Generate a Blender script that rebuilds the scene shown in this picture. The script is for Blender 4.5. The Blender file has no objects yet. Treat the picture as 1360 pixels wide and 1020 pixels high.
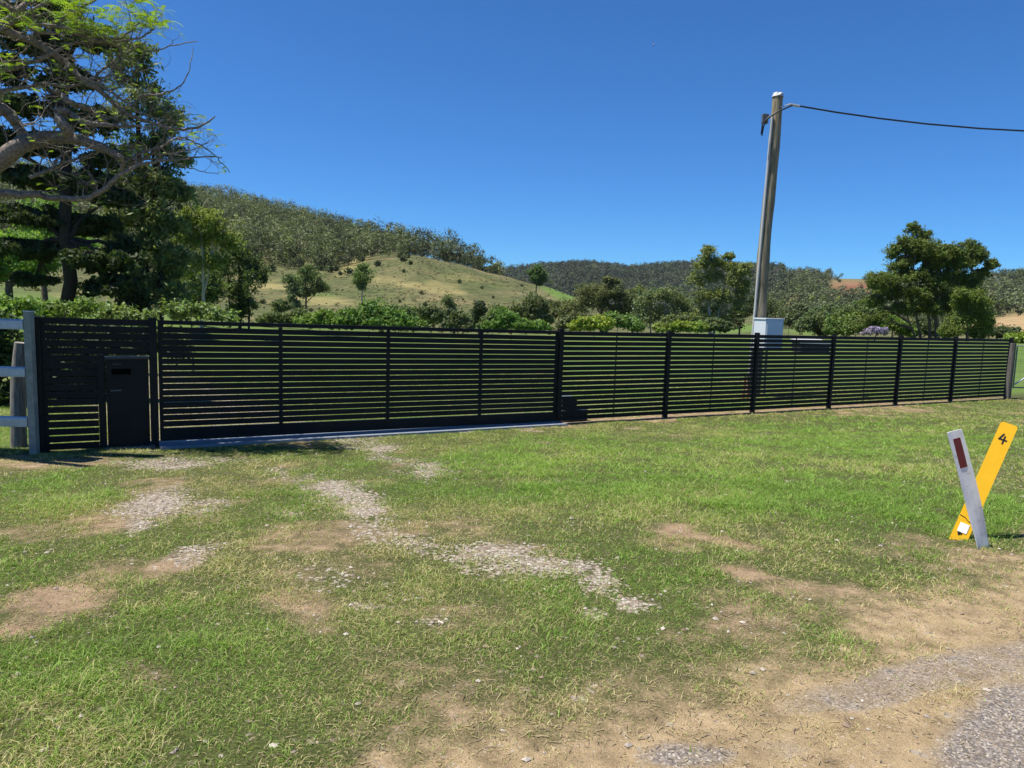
import bpy, math, random
import numpy as np
from mathutils import Matrix, Vector

# ------------------------------------------------------------------ camera, sky, sun, exposure
SC = bpy.context.scene
COL = SC.collection
W0, H0, FPX = 1360.0, 1020.0, 943.0          # photograph frame and focal length in pixels
PITCH, ROLL = math.radians(6.26), math.asin(0.0303)
CAM = np.array([0.0, 0.0, 1.6])
_r0 = np.array([1.0, 0, 0]); _f = np.array([0, math.cos(PITCH), -math.sin(PITCH)]); _u0 = np.array([0, math.sin(PITCH), math.cos(PITCH)])
_R = _r0*math.cos(ROLL) + _u0*math.sin(ROLL)
_U = _u0*math.cos(ROLL) - _r0*math.sin(ROLL)
cam = bpy.data.cameras.new('camera'); co = bpy.data.objects.new('camera', cam); COL.objects.link(co)
cam.sensor_width = 36; cam.lens = 36*FPX/W0; cam.clip_start = 0.05; cam.clip_end = 20000
co.matrix_world = Matrix(((_R[0], _U[0], -_f[0], CAM[0]), (_R[1], _U[1], -_f[1], CAM[1]), (_R[2], _U[2], -_f[2], CAM[2]), (0, 0, 0, 1)))
SC.camera = co

SUN_EL = math.radians(68); SUN_H = np.array([-0.97, -0.16]); SUN_H /= np.linalg.norm(SUN_H)
SUN_D = np.array([SUN_H[0]*math.cos(SUN_EL), SUN_H[1]*math.cos(SUN_EL), math.sin(SUN_EL)])
wd = bpy.data.worlds.new('World'); SC.world = wd; wd.use_nodes = True
nt = wd.node_tree; nt.nodes.clear()
sky = nt.nodes.new('ShaderNodeTexSky'); sky.sky_type = 'NISHITA'; sky.sun_disc = False
sky.sun_elevation = SUN_EL; sky.sun_rotation = math.atan2(SUN_H[0], SUN_H[1]) % (2*math.pi)
sky.altitude = 300; sky.air_density = 0.85; sky.dust_density = 0.0; sky.ozone_density = 6.0
bg = nt.nodes.new('ShaderNodeBackground'); bg.inputs[1].default_value = 0.055
hs = nt.nodes.new('ShaderNodeMix'); hs.data_type = 'RGBA'; hs.blend_type = 'MULTIPLY'; hs.inputs[0].default_value = 1.0; hs.inputs[7].default_value = (.45, .92, 1.34, 1)
out = nt.nodes.new('ShaderNodeOutputWorld')
nt.links.new(sky.outputs[0], hs.inputs[6]); nt.links.new(hs.outputs[2], bg.inputs[0]); nt.links.new(bg.outputs[0], out.inputs[0])
sl = bpy.data.lights.new('sun', 'SUN'); sl.energy = 4.4; sl.angle = math.radians(0.5); sl.color = (1, 0.95, 0.87)
so = bpy.data.objects.new('sun', sl); COL.objects.link(so)
so.rotation_euler = Vector(SUN_D).to_track_quat('Z', 'Y').to_euler()
SC.view_settings.view_transform = 'Standard'; SC.view_settings.look = 'None'
SC.view_settings.exposure = 0.95; SC.view_settings.gamma = 1.0
SC.render.engine = 'CYCLES'
SC.cycles.max_bounces = 6; SC.cycles.diffuse_bounces = 3; SC.cycles.transparent_max_bounces = 8

# ------------------------------------------------------------------ maths helpers
RNG = np.random.default_rng(7); random.seed(7)
def ray(px, py):
    px = np.asarray(px, float); py = np.asarray(py, float)
    a = (px-W0/2)/FPX; b = -(py-H0/2)/FPX
    return _f + a[..., None]*_R + b[..., None]*_U
def at(px, py, D):                         # point on the view ray at horizontal distance (depth along y) D
    d = ray(px, py); return CAM + d*(D/d[..., 1:2])
def project(P):
    q = P-CAM; z = q@_f
    z = np.where(z < 0.05, 0.05, z)
    return W0/2 + FPX*(q@_R)/z, H0/2 - FPX*(q@_U)/z, q@_f
def ss(a, b, x):
    t = np.clip((x-a)/(b-a), 0, 1); return t*t*(3-2*t)
_perm = np.random.default_rng(3).random((256, 256))
def vnoise(x, y, s=1.0, o=0):
    x = np.asarray(x)/s + o*17.3; y = np.asarray(y)/s + o*9.1
    xi = np.floor(x).astype(int); yi = np.floor(y).astype(int); fx = x-xi; fy = y-yi
    fx = fx*fx*(3-2*fx); fy = fy*fy*(3-2*fy)
    g = lambda i, j: _perm[i & 255, j & 255]
    return (g(xi, yi)*(1-fx)+g(xi+1, yi)*fx)*(1-fy) + (g(xi, yi+1)*(1-fx)+g(xi+1, yi+1)*fx)*fy
def fbm(x, y, s, n=4, o=0):
    v = 0; a = 0.5; t = 0
    for k in range(n):
        v = v + a*vnoise(x, y, s/2**k, o+k); t += a; a *= .55
    return v/t

# ------------------------------------------------------------------ terrain heights
UD = np.array([math.cos(math.radians(29.8)), math.sin(math.radians(29.8))])   # along the fence
ND = np.array([-UD[1], UD[0]])
def zfence(s): return -0.52 - 0.21*np.clip((s+1)/24.5, -0.3, 1.4)
# rows: (distance, photo row of the ground there) for photo columns
TAB = {
 -500: [(60, 398), (110, 380), (180, 350), (300, 280), (500, 200), (900, 230), (2500, 330)],
 -100: [(60, 398), (110, 375), (180, 345), (300, 290), (500, 225), (900, 250), (2500, 330)],
 60: [(60, 405), (110, 385), (180, 360), (300, 310), (500, 240), (900, 262), (2500, 340)],
 200: [(60, 428), (110, 408), (180, 380), (290, 350), (500, 256), (900, 285), (2500, 345)],
 300: [(60, 440), (110, 422), (180, 400), (290, 356), (500, 272), (900, 300), (2500, 350)],
 370: [(60, 444), (110, 428), (180, 404), (290, 357), (500, 288), (900, 320), (2500, 355)],
 450: [(60, 448), (110, 433), (180, 406), (290, 360), (480, 308), (900, 340), (2500, 360)],
 510: [(60, 450), (110, 436), (180, 408), (270, 350), (400, 326), (900, 370), (2500, 370)],
 550: [(60, 450), (110, 438), (180, 408), (262, 343), (390, 338), (900, 390), (2500, 380)],
 600: [(60, 452), (110, 440), (180, 412), (265, 353), (390, 350), (900, 395), (2500, 380)],
 660: [(60, 452), (110, 441), (180, 416), (262, 367), (380, 368), (550, 410), (800, 400), (1250, 362), (2500, 385)],
 720: [(60, 452), (110, 442), (180, 420), (245, 381), (330, 384), (550, 420), (800, 400), (1250, 354), (2500, 385)],
 770: [(60, 452), (110, 443), (180, 425), (225, 396), (320, 402), (550, 425), (800, 400), (1250, 351), (2500, 385)],
 830: [(60, 452), (110, 444), (180, 433), (220, 420), (320, 426), (550, 428), (800, 402), (1250, 358), (2500, 388)],
 900: [(60, 452), (110, 446), (180, 440), (250, 437), (400, 434), (600, 425), (850, 395), (1250, 353), (2500, 388)],
 960: [(60, 452), (110, 447), (180, 441), (250, 436), (400, 431), (600, 422), (850, 392), (1200, 353), (2500, 390)],
 1010: [(60, 453), (110, 448), (180, 441), (250, 436), (400, 430), (550, 415), (750, 384), (1000, 357), (2500, 392)],
 1060: [(60, 453), (110, 448), (180, 442), (250, 438), (400, 431), (550, 408), (700, 375), (900, 363), (2500, 395)],
 1110: [(60, 454), (110, 449), (180, 443), (250, 440), (400, 430), (550, 400), (700, 374), (850, 369), (2500, 398)],
 1160: [(60, 454), (110, 450), (180, 444), (250, 441), (400, 430), (550, 402), (700, 376), (850, 370), (2500, 400)],
 1250: [(60, 455), (110, 451), (180, 446), (250, 443), (380, 434), (550, 414), (700, 393), (850, 378), (2500, 404)],
 1330: [(60, 456), (110, 452), (180, 447), (230, 442), (330, 421), (450, 414), (650, 392), (850, 368), (2500, 408)],
 1420: [(60, 458), (110, 454), (180, 449), (230, 440), (330, 417), (450, 410), (650, 388), (850, 364), (2500, 410)],
 1900: [(60, 470), (110, 466), (180, 460), (250, 450), (330, 430), (450, 420), (650, 395), (850, 370), (2500, 430)],
}
_lr = np.log(np.geomspace(60, 2500, 60))
_ta, _tt = [], []
for cx in sorted(TAB):
    rr = [r for r, _ in TAB[cx]]; yy = np.array([y for _, y in TAB[cx]], float)
    d = ray(np.full(len(yy), float(cx)), yy); e = d[:, 2]/np.hypot(d[:, 0], d[:, 1])
    row = np.interp(_lr, np.log(rr), e)
    k = np.ones(3)/3; row = np.convolve(np.pad(row, 1, 'edge'), k, 'valid')
    d0 = ray(float(cx), 400.0); _ta.append(math.atan2(d0[0], d0[1])); _tt.append(row)
_ta = np.array(_ta); _tt = np.array(_tt)
def hgt(x, y):
    x = np.asarray(x, float); y = np.asarray(y, float)
    r = np.hypot(x, y); az = np.arctan2(x, y)
    s = x*UD[0]+y*UD[1]; t = x*ND[0]+y*ND[1]
    zf = zfence(s)
    zn = zf*ss(1.2, 11.6, t)*1.0
    zn = np.where(t > 11.15, zf - 0.010*(t-11.15), zn)
    zn = zn + 0.012*(fbm(x, y, .7, 3, 5)-.5)*ss(1.0, 3.0, t) + 0.03*(fbm(x, y, 3.0, 2, 8)-.5)*ss(2, 5, t)*(1-ss(9, 11, t))
    a = np.clip(az, _ta[0], _ta[-1]); i = np.clip(np.searchsorted(_ta, a)-1, 0, len(_ta)-2)
    w = (a-_ta[i])/(_ta[i+1]-_ta[i]); w = w*w*(3-2*w)*.5 + w*.5
    lr = np.log(np.clip(r, 60, 2499)); j = (lr-_lr[0])/(_lr[1]-_lr[0]); j0 = np.clip(j.astype(int), 0, 58); v = j-j0
    e = (_tt[i, j0]*(1-v)+_tt[i, j0+1]*v)*(1-w) + (_tt[i+1, j0]*(1-v)+_tt[i+1, j0+1]*v)*w
    zt = CAM[2] + np.clip(r, 60, 2500)*e
    zt = zt + (fbm(x, y, 60, 3, 2)-.5)*2.6*ss(120, 240, r)
    back = ss(1.3, 2.2, np.abs(az)); zt = zt*(1-back) + (-2.0)*back
    return zn*(1-ss(24, 60, r)) + zt*ss(24, 60, r)
def gz(x, y): return float(hgt(np.array([x]), np.array([y]))[0])
def ground_at(px, py, rmax=2000):           # where the photo ray meets the ground
    d = ray(float(px), float(py)); d = d/np.hypot(d[0], d[1])
    rs = np.geomspace(1.2, rmax, 1500); P = CAM + d*rs[:, None]
    below = P[:, 2] < hgt(P[:, 0], P[:, 1]); k = np.argmax(below) if below.any() else len(rs)-1
    q = P[k]; return np.array([q[0], q[1], gz(q[0], q[1])])

# ------------------------------------------------------------------ materials
def new_mat(name):
    m = bpy.data.materials.new(name); m.use_nodes = True
    n = m.node_tree; b = n.nodes['Principled BSDF']; return m, n, b
def N(n, t, **kw):
    x = n.nodes.new(t)
    for k, v in kw.items(): setattr(x, k, v)
    return x
def noise_node(n, scale, detail=4, rough=.6, coord='Object', vec=None):
    tc = N(n, 'ShaderNodeTexCoord'); t = N(n, 'ShaderNodeTexNoise')
    t.inputs['Scale'].default_value = scale; t.inputs['Detail'].default_value = detail; t.inputs['Roughness'].default_value = rough
    n.links.new(vec if vec else tc.outputs[coord], t.inputs['Vector']); return t
def ramp(n, src, stops):
    r = N(n, 'ShaderNodeValToRGB'); e = r.color_ramp.elements
    while len(e) < len(stops): e.new(0.5)
    for i, (p, c) in enumerate(stops):
        e[i].position = p; e[i].color = (*c, 1) if len(c) == 3 else c
    n.links.new(src, r.inputs[0]); return r
def mix(n, f, a, b, mode='MIX'):
    m = N(n, 'ShaderNodeMix', data_type='RGBA', blend_type=mode)
    for s, v in ((0, f), (6, a), (7, b)):
        if isinstance(v, (int, float)): m.inputs[s].default_value = v
        elif isinstance(v, tuple): m.inputs[s].default_value = (*v, 1)
        else: n.links.new(v, m.inputs[s])
    return m.outputs[2]
def math_node(n, op, a, b=0.0, clamp=False):
    m = N(n, 'ShaderNodeMath', operation=op); m.use_clamp = clamp
    for s, v in ((0, a), (1, b)):
        if isinstance(v, (int, float)): m.inputs[s].default_value = v
        else: n.links.new(v, m.inputs[s])
    return m.outputs[0]
def bump(n, b, src, strength, dist=0.02):
    x = N(n, 'ShaderNodeBump'); x.inputs['Strength'].default_value = strength; x.inputs['Distance'].default_value = dist
    n.links.new(src, x.inputs['Height']); n.links.new(x.outputs[0], b.inputs['Normal'])
def simple(name, col, rough=.6, metal=0.0, var=.25, scale=8, bmp=.0, spec=.5):
    m, n, b = new_mat(name)
    t = noise_node(n, scale, 5)
    lo = tuple(c*(1-var) for c in col); hi = tuple(min(1, c*(1+var)) for c in col)
    r = ramp(n, t.outputs[0], [(.3, lo), (.7, hi)]); n.links.new(r.outputs[0], b.inputs['Base Color'])
    b.inputs['Roughness'].default_value = rough; b.inputs['Metallic'].default_value = metal
    b.inputs['Specular IOR Level'].default_value = spec
    if bmp: bump(n, b, t.outputs[0], bmp, .01)
    return m
def leaf_mat(name, transl=.35, rough=.6):
    m, n, b = new_mat(name)
    a = N(n, 'ShaderNodeAttribute', attribute_name='tint')
    b.inputs['Roughness'].default_value = rough; b.inputs['Specular IOR Level'].default_value = .25
    n.links.new(a.outputs['Color'], b.inputs['Base Color'])
    tr = N(n, 'ShaderNodeBsdfTranslucent'); n.links.new(mix(n, 1.0, a.outputs['Color'], (1.25, 1.3, .55), 'MULTIPLY'), tr.inputs[0])
    ms = N(n, 'ShaderNodeMixShader'); ms.inputs[0].default_value = transl
    n.links.new(b.outputs[0], ms.inputs[1]); n.links.new(tr.outputs[0], ms.inputs[2])
    n.links.new(ms.outputs[0], n.nodes['Material Output'].inputs[0]); return m
def bark_mat(name, c1, c2, scale=(6, 6, 1.2), rough=.9):
    m, n, b = new_mat(name)
    tc = N(n, 'ShaderNodeTexCoord'); mp = N(n, 'ShaderNodeMapping'); mp.inputs['Scale'].default_value = scale
    n.links.new(tc.outputs['Object'], mp.inputs[0])
    t = noise_node(n, 3, 8, .7, vec=mp.outputs[0])
    r = ramp(n, t.outputs[0], [(.35, c1), (.65, c2)]); n.links.new(r.outputs[0], b.inputs['Base Color'])
    b.inputs['Roughness'].default_value = rough; b.inputs['Specular IOR Level'].default_value = .2
    bump(n, b, t.outputs[0], .6, .03); return m

M_LEAF = leaf_mat('leaf'); M_FAR = leaf_mat('far_leaf', .2); M_GRASS = leaf_mat('grass_blade', .3, .55)
M_BARK = bark_mat('bark_grey_brown', (.05, .038, .028), (.20, .16, .12))
M_DARKBARK = bark_mat('bark_dark', (.018, .013, .010), (.06, .045, .035))
M_PALE = bark_mat('bark_pale', (.22, .19, .15), (.55, .50, .43))
M_LIMB = bark_mat('limb_bark', (.10, .08, .062), (.34, .29, .235), (9, 9, 9))
M_BLACK = simple('black_powdercoat', (.0080, .0088, .0092), .55, 0, .35, 3, spec=.22)
M_GALV = simple('galvanised_steel', (.42, .46, .50), .42, .55, .12, 14)
M_GALV2 = simple('weathered_post_paint', (.23, .245, .215), .7, 0, .25, 12)
M_POLE = bark_mat('pole_timber', (.12, .10, .060), (.35, .30, .205), (9, 9, .8))
M_OLDPOST = bark_mat('old_post_timber', (.12, .11, .095), (.34, .32, .28), (14, 14, 1.2))
M_CONDUIT = simple('conduit_grey', (.42, .42, .40), .5, 0, .08)
M_WHITEBOX = simple('white_enamel', (.62, .66, .70), .35, 0, .04, 5)
M_CABLE = simple('cable_black', (.012, .012, .013), .5)
M_YELLOW = simple('yellow_sheet', (.72, .40, .004), .42, 0, .04, 20)
M_POSTGREY = None
M_RED = simple('red_reflector', (.13, .008, .012), .25, 0, .1, 200)
M_REFL = simple('white_reflector', (.85, .85, .85), .2, 0, .02)
M_INK = simple('black_ink', (.012, .010, .009), .5)
M_CONC = simple('concrete', (.30, .28, .25), .9, 0, .2, 30, .4)
M_SHED = simple('dark_shed_cladding', (.03, .034, .038), .5, 0, .2)
M_ROOF = simple('pale_roof_sheet', (.5, .5, .48), .5, .1, .08)
M_REDP = simple('red_paint', (.32, .03, .02), .5)
M_WPAINT = simple('white_paint', (.75, .75, .73), .5, 0, .05)
def guide_mat():
    m, n, b = new_mat('guide_post_plastic')
    t = noise_node(n, 14, 6, .7); r = ramp(n, t.outputs[0], [(.30, (.50, .48, .44)), (.45, (.74, .73, .69)), (.62, (.80, .79, .75))])
    v = noise_node(n, 55, 3, .5); sc = ramp(n, v.outputs[0], [(.69, (0, 0, 0)), (.74, (1, 1, 1))])
    n.links.new(mix(n, math_node(n, 'MULTIPLY', sc.outputs[0], .7), r.outputs[0], (.06, .06, .055)), b.inputs['Base Color'])
    b.inputs['Roughness'].default_value = .55; return m
M_POSTGREY = guide_mat()

def ground_mat(name='ground_soil_and_turf'):
    m, n, b = new_mat(name)
    g = N(n, 'ShaderNodeNewGeometry'); pos = g.outputs['Position']
    a1 = N(n, 'ShaderNodeAttribute', attribute_name='near_mask'); a2 = N(n, 'ShaderNodeAttribute', attribute_name='far_mask')
    s1 = N(n, 'ShaderNodeSeparateColor'); n.links.new(a1.outputs['Color'], s1.inputs[0])
    s2 = N(n, 'ShaderNodeSeparateColor'); n.links.new(a2.outputs['Color'], s2.inputs[0])
    gravel, dirt, tar = s1.outputs; far, red, tan = s2.outputs
    fine = noise_node(n, 75, 5, .75, vec=pos); mid = noise_node(n, 7, 5, .6, vec=pos); big = noise_node(n, .8, 4, .6, vec=pos)
    grit = noise_node(n, 240, 3, .7, vec=pos)
    turf = ramp(n, fine.outputs[0], [(.25, (.022, .030, .009)), (.5, (.058, .070, .021)), (.72, (.16, .145, .062))])
    soil = ramp(n, mid.outputs[0], [(.3, (.21, .155, .092)), (.5, (.31, .232, .135)), (.7, (.40, .305, .180))])
    soil2 = mix(n, .85, soil.outputs[0], ramp(n, grit.outputs[0], [(.3, (.10, .07, .05)), (.5, (.5, .5, .5)), (.75, (.78, .75, .7))]).outputs[0], 'OVERLAY')
    sp2 = N(n, 'ShaderNodeTexVoronoi'); sp2.inputs['Scale'].default_value = 55; n.links.new(pos, sp2.inputs['Vector'])
    s2c = N(n, 'ShaderNodeSeparateColor'); n.links.new(sp2.outputs['Color'], s2c.inputs[0])
    pebble = math_node(n, 'MULTIPLY', math_node(n, 'LESS_THAN', sp2.outputs['Distance'], .30), math_node(n, 'GREATER_THAN', s2c.outputs[0], .72))
    soil2 = mix(n, math_node(n, 'MULTIPLY', pebble, .75), soil2, ramp(n, s2c.outputs[1], [(.3, (.09, .062, .04)), (.55, (.22, .17, .12)), (.8, (.45, .39, .31))]).outputs[0])
    sw = N(n, 'ShaderNodeMapRange'); jit = math_node(n, 'ADD', dirt, math_node(n, 'ADD', math_node(n, 'MULTIPLY', math_node(n, 'SUBTRACT', mid.outputs[0], .5), 1.0), math_node(n, 'MULTIPLY', math_node(n, 'SUBTRACT', fine.outputs[0], .5), 1.3)))
    n.links.new(jit, sw.inputs[0]); sw.inputs[1].default_value = .25; sw.inputs[2].default_value = .85
    a0 = N(n, 'ShaderNodeAttribute', attribute_name='lush'); s0 = N(n, 'ShaderNodeSeparateColor'); n.links.new(a0.outputs['Color'], s0.inputs[0])
    soil3 = mix(n, s0.outputs[2], mix(n, 1.0, soil2, (.84, .80, .86), 'MULTIPLY'), soil2)
    c = mix(n, sw.outputs[0], turf.outputs[0], soil3)
    vo = N(n, 'ShaderNodeTexVoronoi'); vo.inputs['Scale'].default_value = 42; n.links.new(pos, vo.inputs['Vector'])
    vs = N(n, 'ShaderNodeSeparateColor'); n.links.new(vo.outputs['Color'], vs.inputs[0])
    gr = ramp(n, vs.outputs[0], [(.0, (.17, .135, .10)), (.5, (.30, .255, .20)), (1.0, (.43, .385, .32))])
    gd = mix(n, math_node(n, 'MULTIPLY', math_node(n, 'GREATER_THAN', vo.outputs['Distance'], .62), .6), gr.outputs[0], (.12, .085, .06))
    vs2 = vs.outputs[1]; gw = N(n, 'ShaderNodeMapRange'); j2_ = math_node(n, 'ADD', gravel, math_node(n, 'ADD', math_node(n, 'MULTIPLY', math_node(n, 'SUBTRACT', fine.outputs[0], .5), 1.0), math_node(n, 'MULTIPLY', math_node(n, 'SUBTRACT', mid.outputs[0], .5), 1.2)))
    j2 = math_node(n, 'ADD', math_node(n, 'SUBTRACT', math_node(n, 'MULTIPLY', gravel, 1.25), vs2), math_node(n, 'MULTIPLY', math_node(n, 'SUBTRACT', mid.outputs[0], .5), .8))
    n.links.new(j2, gw.inputs[0]); gw.inputs[1].default_value = -.02; gw.inputs[2].default_value = .10
    c = mix(n, gw.outputs[0], c, gd)
    vt = N(n, 'ShaderNodeTexVoronoi'); vt.inputs['Scale'].default_value = 130; n.links.new(pos, vt.inputs['Vector'])
    vts = N(n, 'ShaderNodeSeparateColor'); n.links.new(vt.outputs['Color'], vts.inputs[0])
    tc = ramp(n, vts.outputs[0], [(.0, (.08, .07, .065)), (.55, (.19, .168, .152)), (.85, (.30, .262, .23)), (1, (.48, .43, .36))])
    tw = N(n, 'ShaderNodeMapRange'); j3 = math_node(n, 'ADD', tar, math_node(n, 'MULTIPLY', math_node(n, 'SUBTRACT', mid.outputs[0], .5), 1.0))
    n.links.new(j3, tw.inputs[0]); tw.inputs[1].default_value = .3; tw.inputs[2].default_value = .8
    tg = math_node(n, 'MULTIPLY', tw.outputs[0], math_node(n, 'ADD', .45, math_node(n, 'MULTIPLY', vts.outputs[1], 1.0), True))
    c = mix(n, tg, c, tc.outputs[0])
    # far paddocks
    fb = noise_node(n, .035, 8, .68, vec=pos); fm = noise_node(n, .35, 6, .7, vec=pos)
    pad = ramp(n, fb.outputs[0], [(.33, (.056, .074, .026)), (.45, (.078, .086, .034)), (.56, (.105, .100, .046)), (.68, (.18, .145, .075))])
    pad2 = mix(n, .75, pad.outputs[0], ramp(n, fm.outputs[0], [(.32, (.16, .18, .12)), (.5, (.5, .5, .5)), (.68, (.80, .78, .66))]).outputs[0], 'OVERLAY')
    f2 = noise_node(n, 1.7, 4, .7, vec=pos); pad2 = mix(n, .5, pad2, ramp(n, f2.outputs[0], [(.34, (.15, .17, .12)), (.5, (.5, .5, .5)), (.66, (.80, .80, .74))]).outputs[0], 'OVERLAY')
    c = mix(n, far, c, pad2)
    c = mix(n, red, c, ramp(n, fm.outputs[0], [(.35, (.12, .050, .030)), (.6, (.19, .085, .050))]).outputs[0])
    c = mix(n, tan, c, ramp(n, fm.outputs[0], [(.35, (.23, .155, .075)), (.65, (.34, .245, .13))]).outputs[0])
    # lush and dry variation
    a3 = N(n, 'ShaderNodeAttribute', attribute_name='lush'); s3 = N(n, 'ShaderNodeSeparateColor'); n.links.new(a3.outputs['Color'], s3.inputs[0])
    c = mix(n, s3.outputs[0], c, ramp(n, fm.outputs[0], [(.3, (.07, .135, .024)), (.7, (.12, .20, .036))]).outputs[0])
    c = mix(n, s3.outputs[1], c, ramp(n, fm.outputs[0], [(.3, (.17, .145, .058)), (.7, (.27, .23, .10))]).outputs[0])
    n.links.new(c, b.inputs['Base Color']); b.inputs['Roughness'].default_value = .95; b.inputs['Specular IOR Level'].default_value = .1
    hsum = math_node(n, 'ADD', math_node(n, 'MULTIPLY', grit.outputs[0], .35), math_node(n, 'ADD', fine.outputs[0], math_node(n, 'MULTIPLY', vo.outputs['Distance'], gw.outputs[0])))
    bump(n, b, hsum, .8, .012); return m
M_GROUND = ground_mat()

# ------------------------------------------------------------------ mesh building
class MB:
    def __init__(s): s.v = []; s.f = []; s.n = 0; s.c = []
    def add(s, v, f, col=None):
        v = np.asarray(v, float).reshape(-1, 3); s.v.append(v)
        s.f.append((np.asarray(f, int)+s.n)); s.n += len(v)
        s.c.append(np.broadcast_to(np.asarray(col if col is not None else (1, 1, 1), float), (len(v), 3)))
        return s
    def hexa(s, c, col=None):              # 8 corners: bottom 4 (ccw) then top 4
        return s.add(c, [[0, 3, 2, 1], [4, 5, 6, 7], [0, 1, 5, 4], [1, 2, 6, 5], [2, 3, 7, 6], [3, 0, 4, 7]], col)
    def box(s, x0, x1, y0, y1, z0, z1, M=None):
        c = np.array([[x0, y0, z0], [x1, y0, z0], [x1, y1, z0], [x0, y1, z0], [x0, y0, z1], [x1, y0, z1], [x1, y1, z1], [x0, y1, z1]], float)
        if M is not None: c = M(c)
        return s.hexa(c)
    def tube(s, path, rad, k=6, cap=True, col=None, wob=0.0):
        P = np.asarray(path, float); n = len(P); rad = np.broadcast_to(np.asarray(rad, float), (n,))
        T = np.gradient(P, axis=0); T /= np.linalg.norm(T, axis=1)[:, None]+1e-9
        ref = np.array([0, 0, 1.0]) if abs(T[:, 2]).mean() < .8 else np.array([1.0, 0, 0])
        A = np.cross(T, ref); A /= np.linalg.norm(A, axis=1)[:, None]+1e-9; B = np.cross(T, A)
        an = np.arange(k)*2*math.pi/k
        rr = rad[:, None]*(1+wob*(RNG.random((n, k))-.5))
        V = P[:, None]+rr[..., None]*(np.cos(an)[None, :, None]*A[:, None]+np.sin(an)[None, :, None]*B[:, None])
        i = np.arange(n-1)[:, None]*k; j = np.arange(k)[None]; j2 = (j+1) % k
        F = np.stack([i+j, i+j2, i+k+j2, i+k+j], -1).reshape(-1, 4)
        s.add(V.reshape(-1, 3), F, col)
        if cap:
            for base, r0 in ((0, 0), (n-1, 1)):
                ring = V[base]; c = P[base]
                vv = np.vstack([ring, c]); ff = [[q, (q+1) % k, k, k] for q in range(k)]
                tri = np.array([[q, (q+1) % k, k] for q in range(k)])
                s.v.append(vv); s.f.append(tri+s.n); s.n += len(vv); s.c.append(np.broadcast_to(np.asarray(col if col is not None else (1, 1, 1), float), (len(vv), 3)))
        return s
    def build(s, name, mat, parent=None, label=None, smooth=False, tint=False, mods=None):
        me = bpy.data.meshes.new(name); v = np.vstack(s.v)
        org = np.array(parent['_o']) if parent is not None and '_o' in parent else np.zeros(3)
        if parent is not None: v = v-org
        me.vertices.add(len(v)); me.vertices.foreach_set('co', v.astype(np.float32).ravel())
        tot = np.concatenate([np.full(len(f), f.shape[1]) for f in s.f]); li = np.concatenate([f.ravel() for f in s.f])
        me.loops.add(len(li)); me.loops.foreach_set('vertex_index', li.astype(np.int32))
        me.polygons.add(len(tot)); me.polygons.foreach_set('loop_start', np.concatenate([[0], np.cumsum(tot)[:-1]]).astype(np.int32))
        me.polygons.foreach_set('use_smooth', np.full(len(tot), bool(smooth)))
        me.update(calc_edges=True); me.validate()
        if tint:
            a = me.attributes.new('tint', 'FLOAT_COLOR', 'POINT'); c = np.vstack(s.c)
            a.data.foreach_set('color', np.hstack([c, np.ones((len(c), 1))]).astype(np.float32).ravel())
        me.materials.append(mat)
        o = bpy.data.objects.new(name, me); COL.objects.link(o)
        if parent is not None: o.parent = parent
        if label: o['label'] = label
        return o
def thing(name, label, cat, loc, group=None):
    o = bpy.data.objects.new(name, None); COL.objects.link(o); o.location = tuple(loc); o['_o'] = [float(q) for q in loc]
    o.empty_display_size = .2; o['label'] = label; o['category'] = cat
    if group: o['group'] = group
    return o
def tag(o, label, cat, group=None):
    o['label'] = label; o['category'] = cat
    if group: o['group'] = group
    return o
def bevel(o, w=.004):
    m = o.modifiers.new('bevel', 'BEVEL'); m.width = w; m.segments = 2; m.limit_method = 'ANGLE'; return o

# ------------------------------------------------------------------ ground cover masks (surface patches of the verge)
GRAVEL = [(190, 668, 52, 26, -.35, 1.0), (165, 695, 25, 22, 0, .9), (255, 672, 45, 10, -.1, .7), (225, 612, 75, 8, 0, .75), (440, 648, 62, 15, .1, .95), (482, 672, 36, 27, .5, 1.0),
          (478, 592, 48, 9, 0, .85), (548, 630, 34, 11, .2, .7), (505, 610, 45, 14, .2, .55), (368, 630, 20, 12, 0, .5), (655, 728, 82, 14, .05, 1.05), (722, 752, 62, 20, .12, 1.0),
          (778, 778, 30, 20, .5, 1.0), (842, 806, 33, 11, .15, 1.0), (803, 828, 22, 9, 0, .9), (655, 752, 22, 9, .5, .7), (268, 738, 40, 18, -.3, .75), (505, 702, 40, 22, .3, .5),
          (485, 803, 30, 8, .1, .7), (400, 680, 25, 8, 0, .5), (545, 712, 45, 12, .2, .6), (560, 790, 60, 14, 0, .3), (430, 770, 60, 20, 0, .3), (590, 835, 40, 10, 0, .35),
          (650, 566, 115, 5, -.06, .95), (470, 578, 60, 6, -.05, .7), (800, 558, 60, 4, -.05, .5)]
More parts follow.
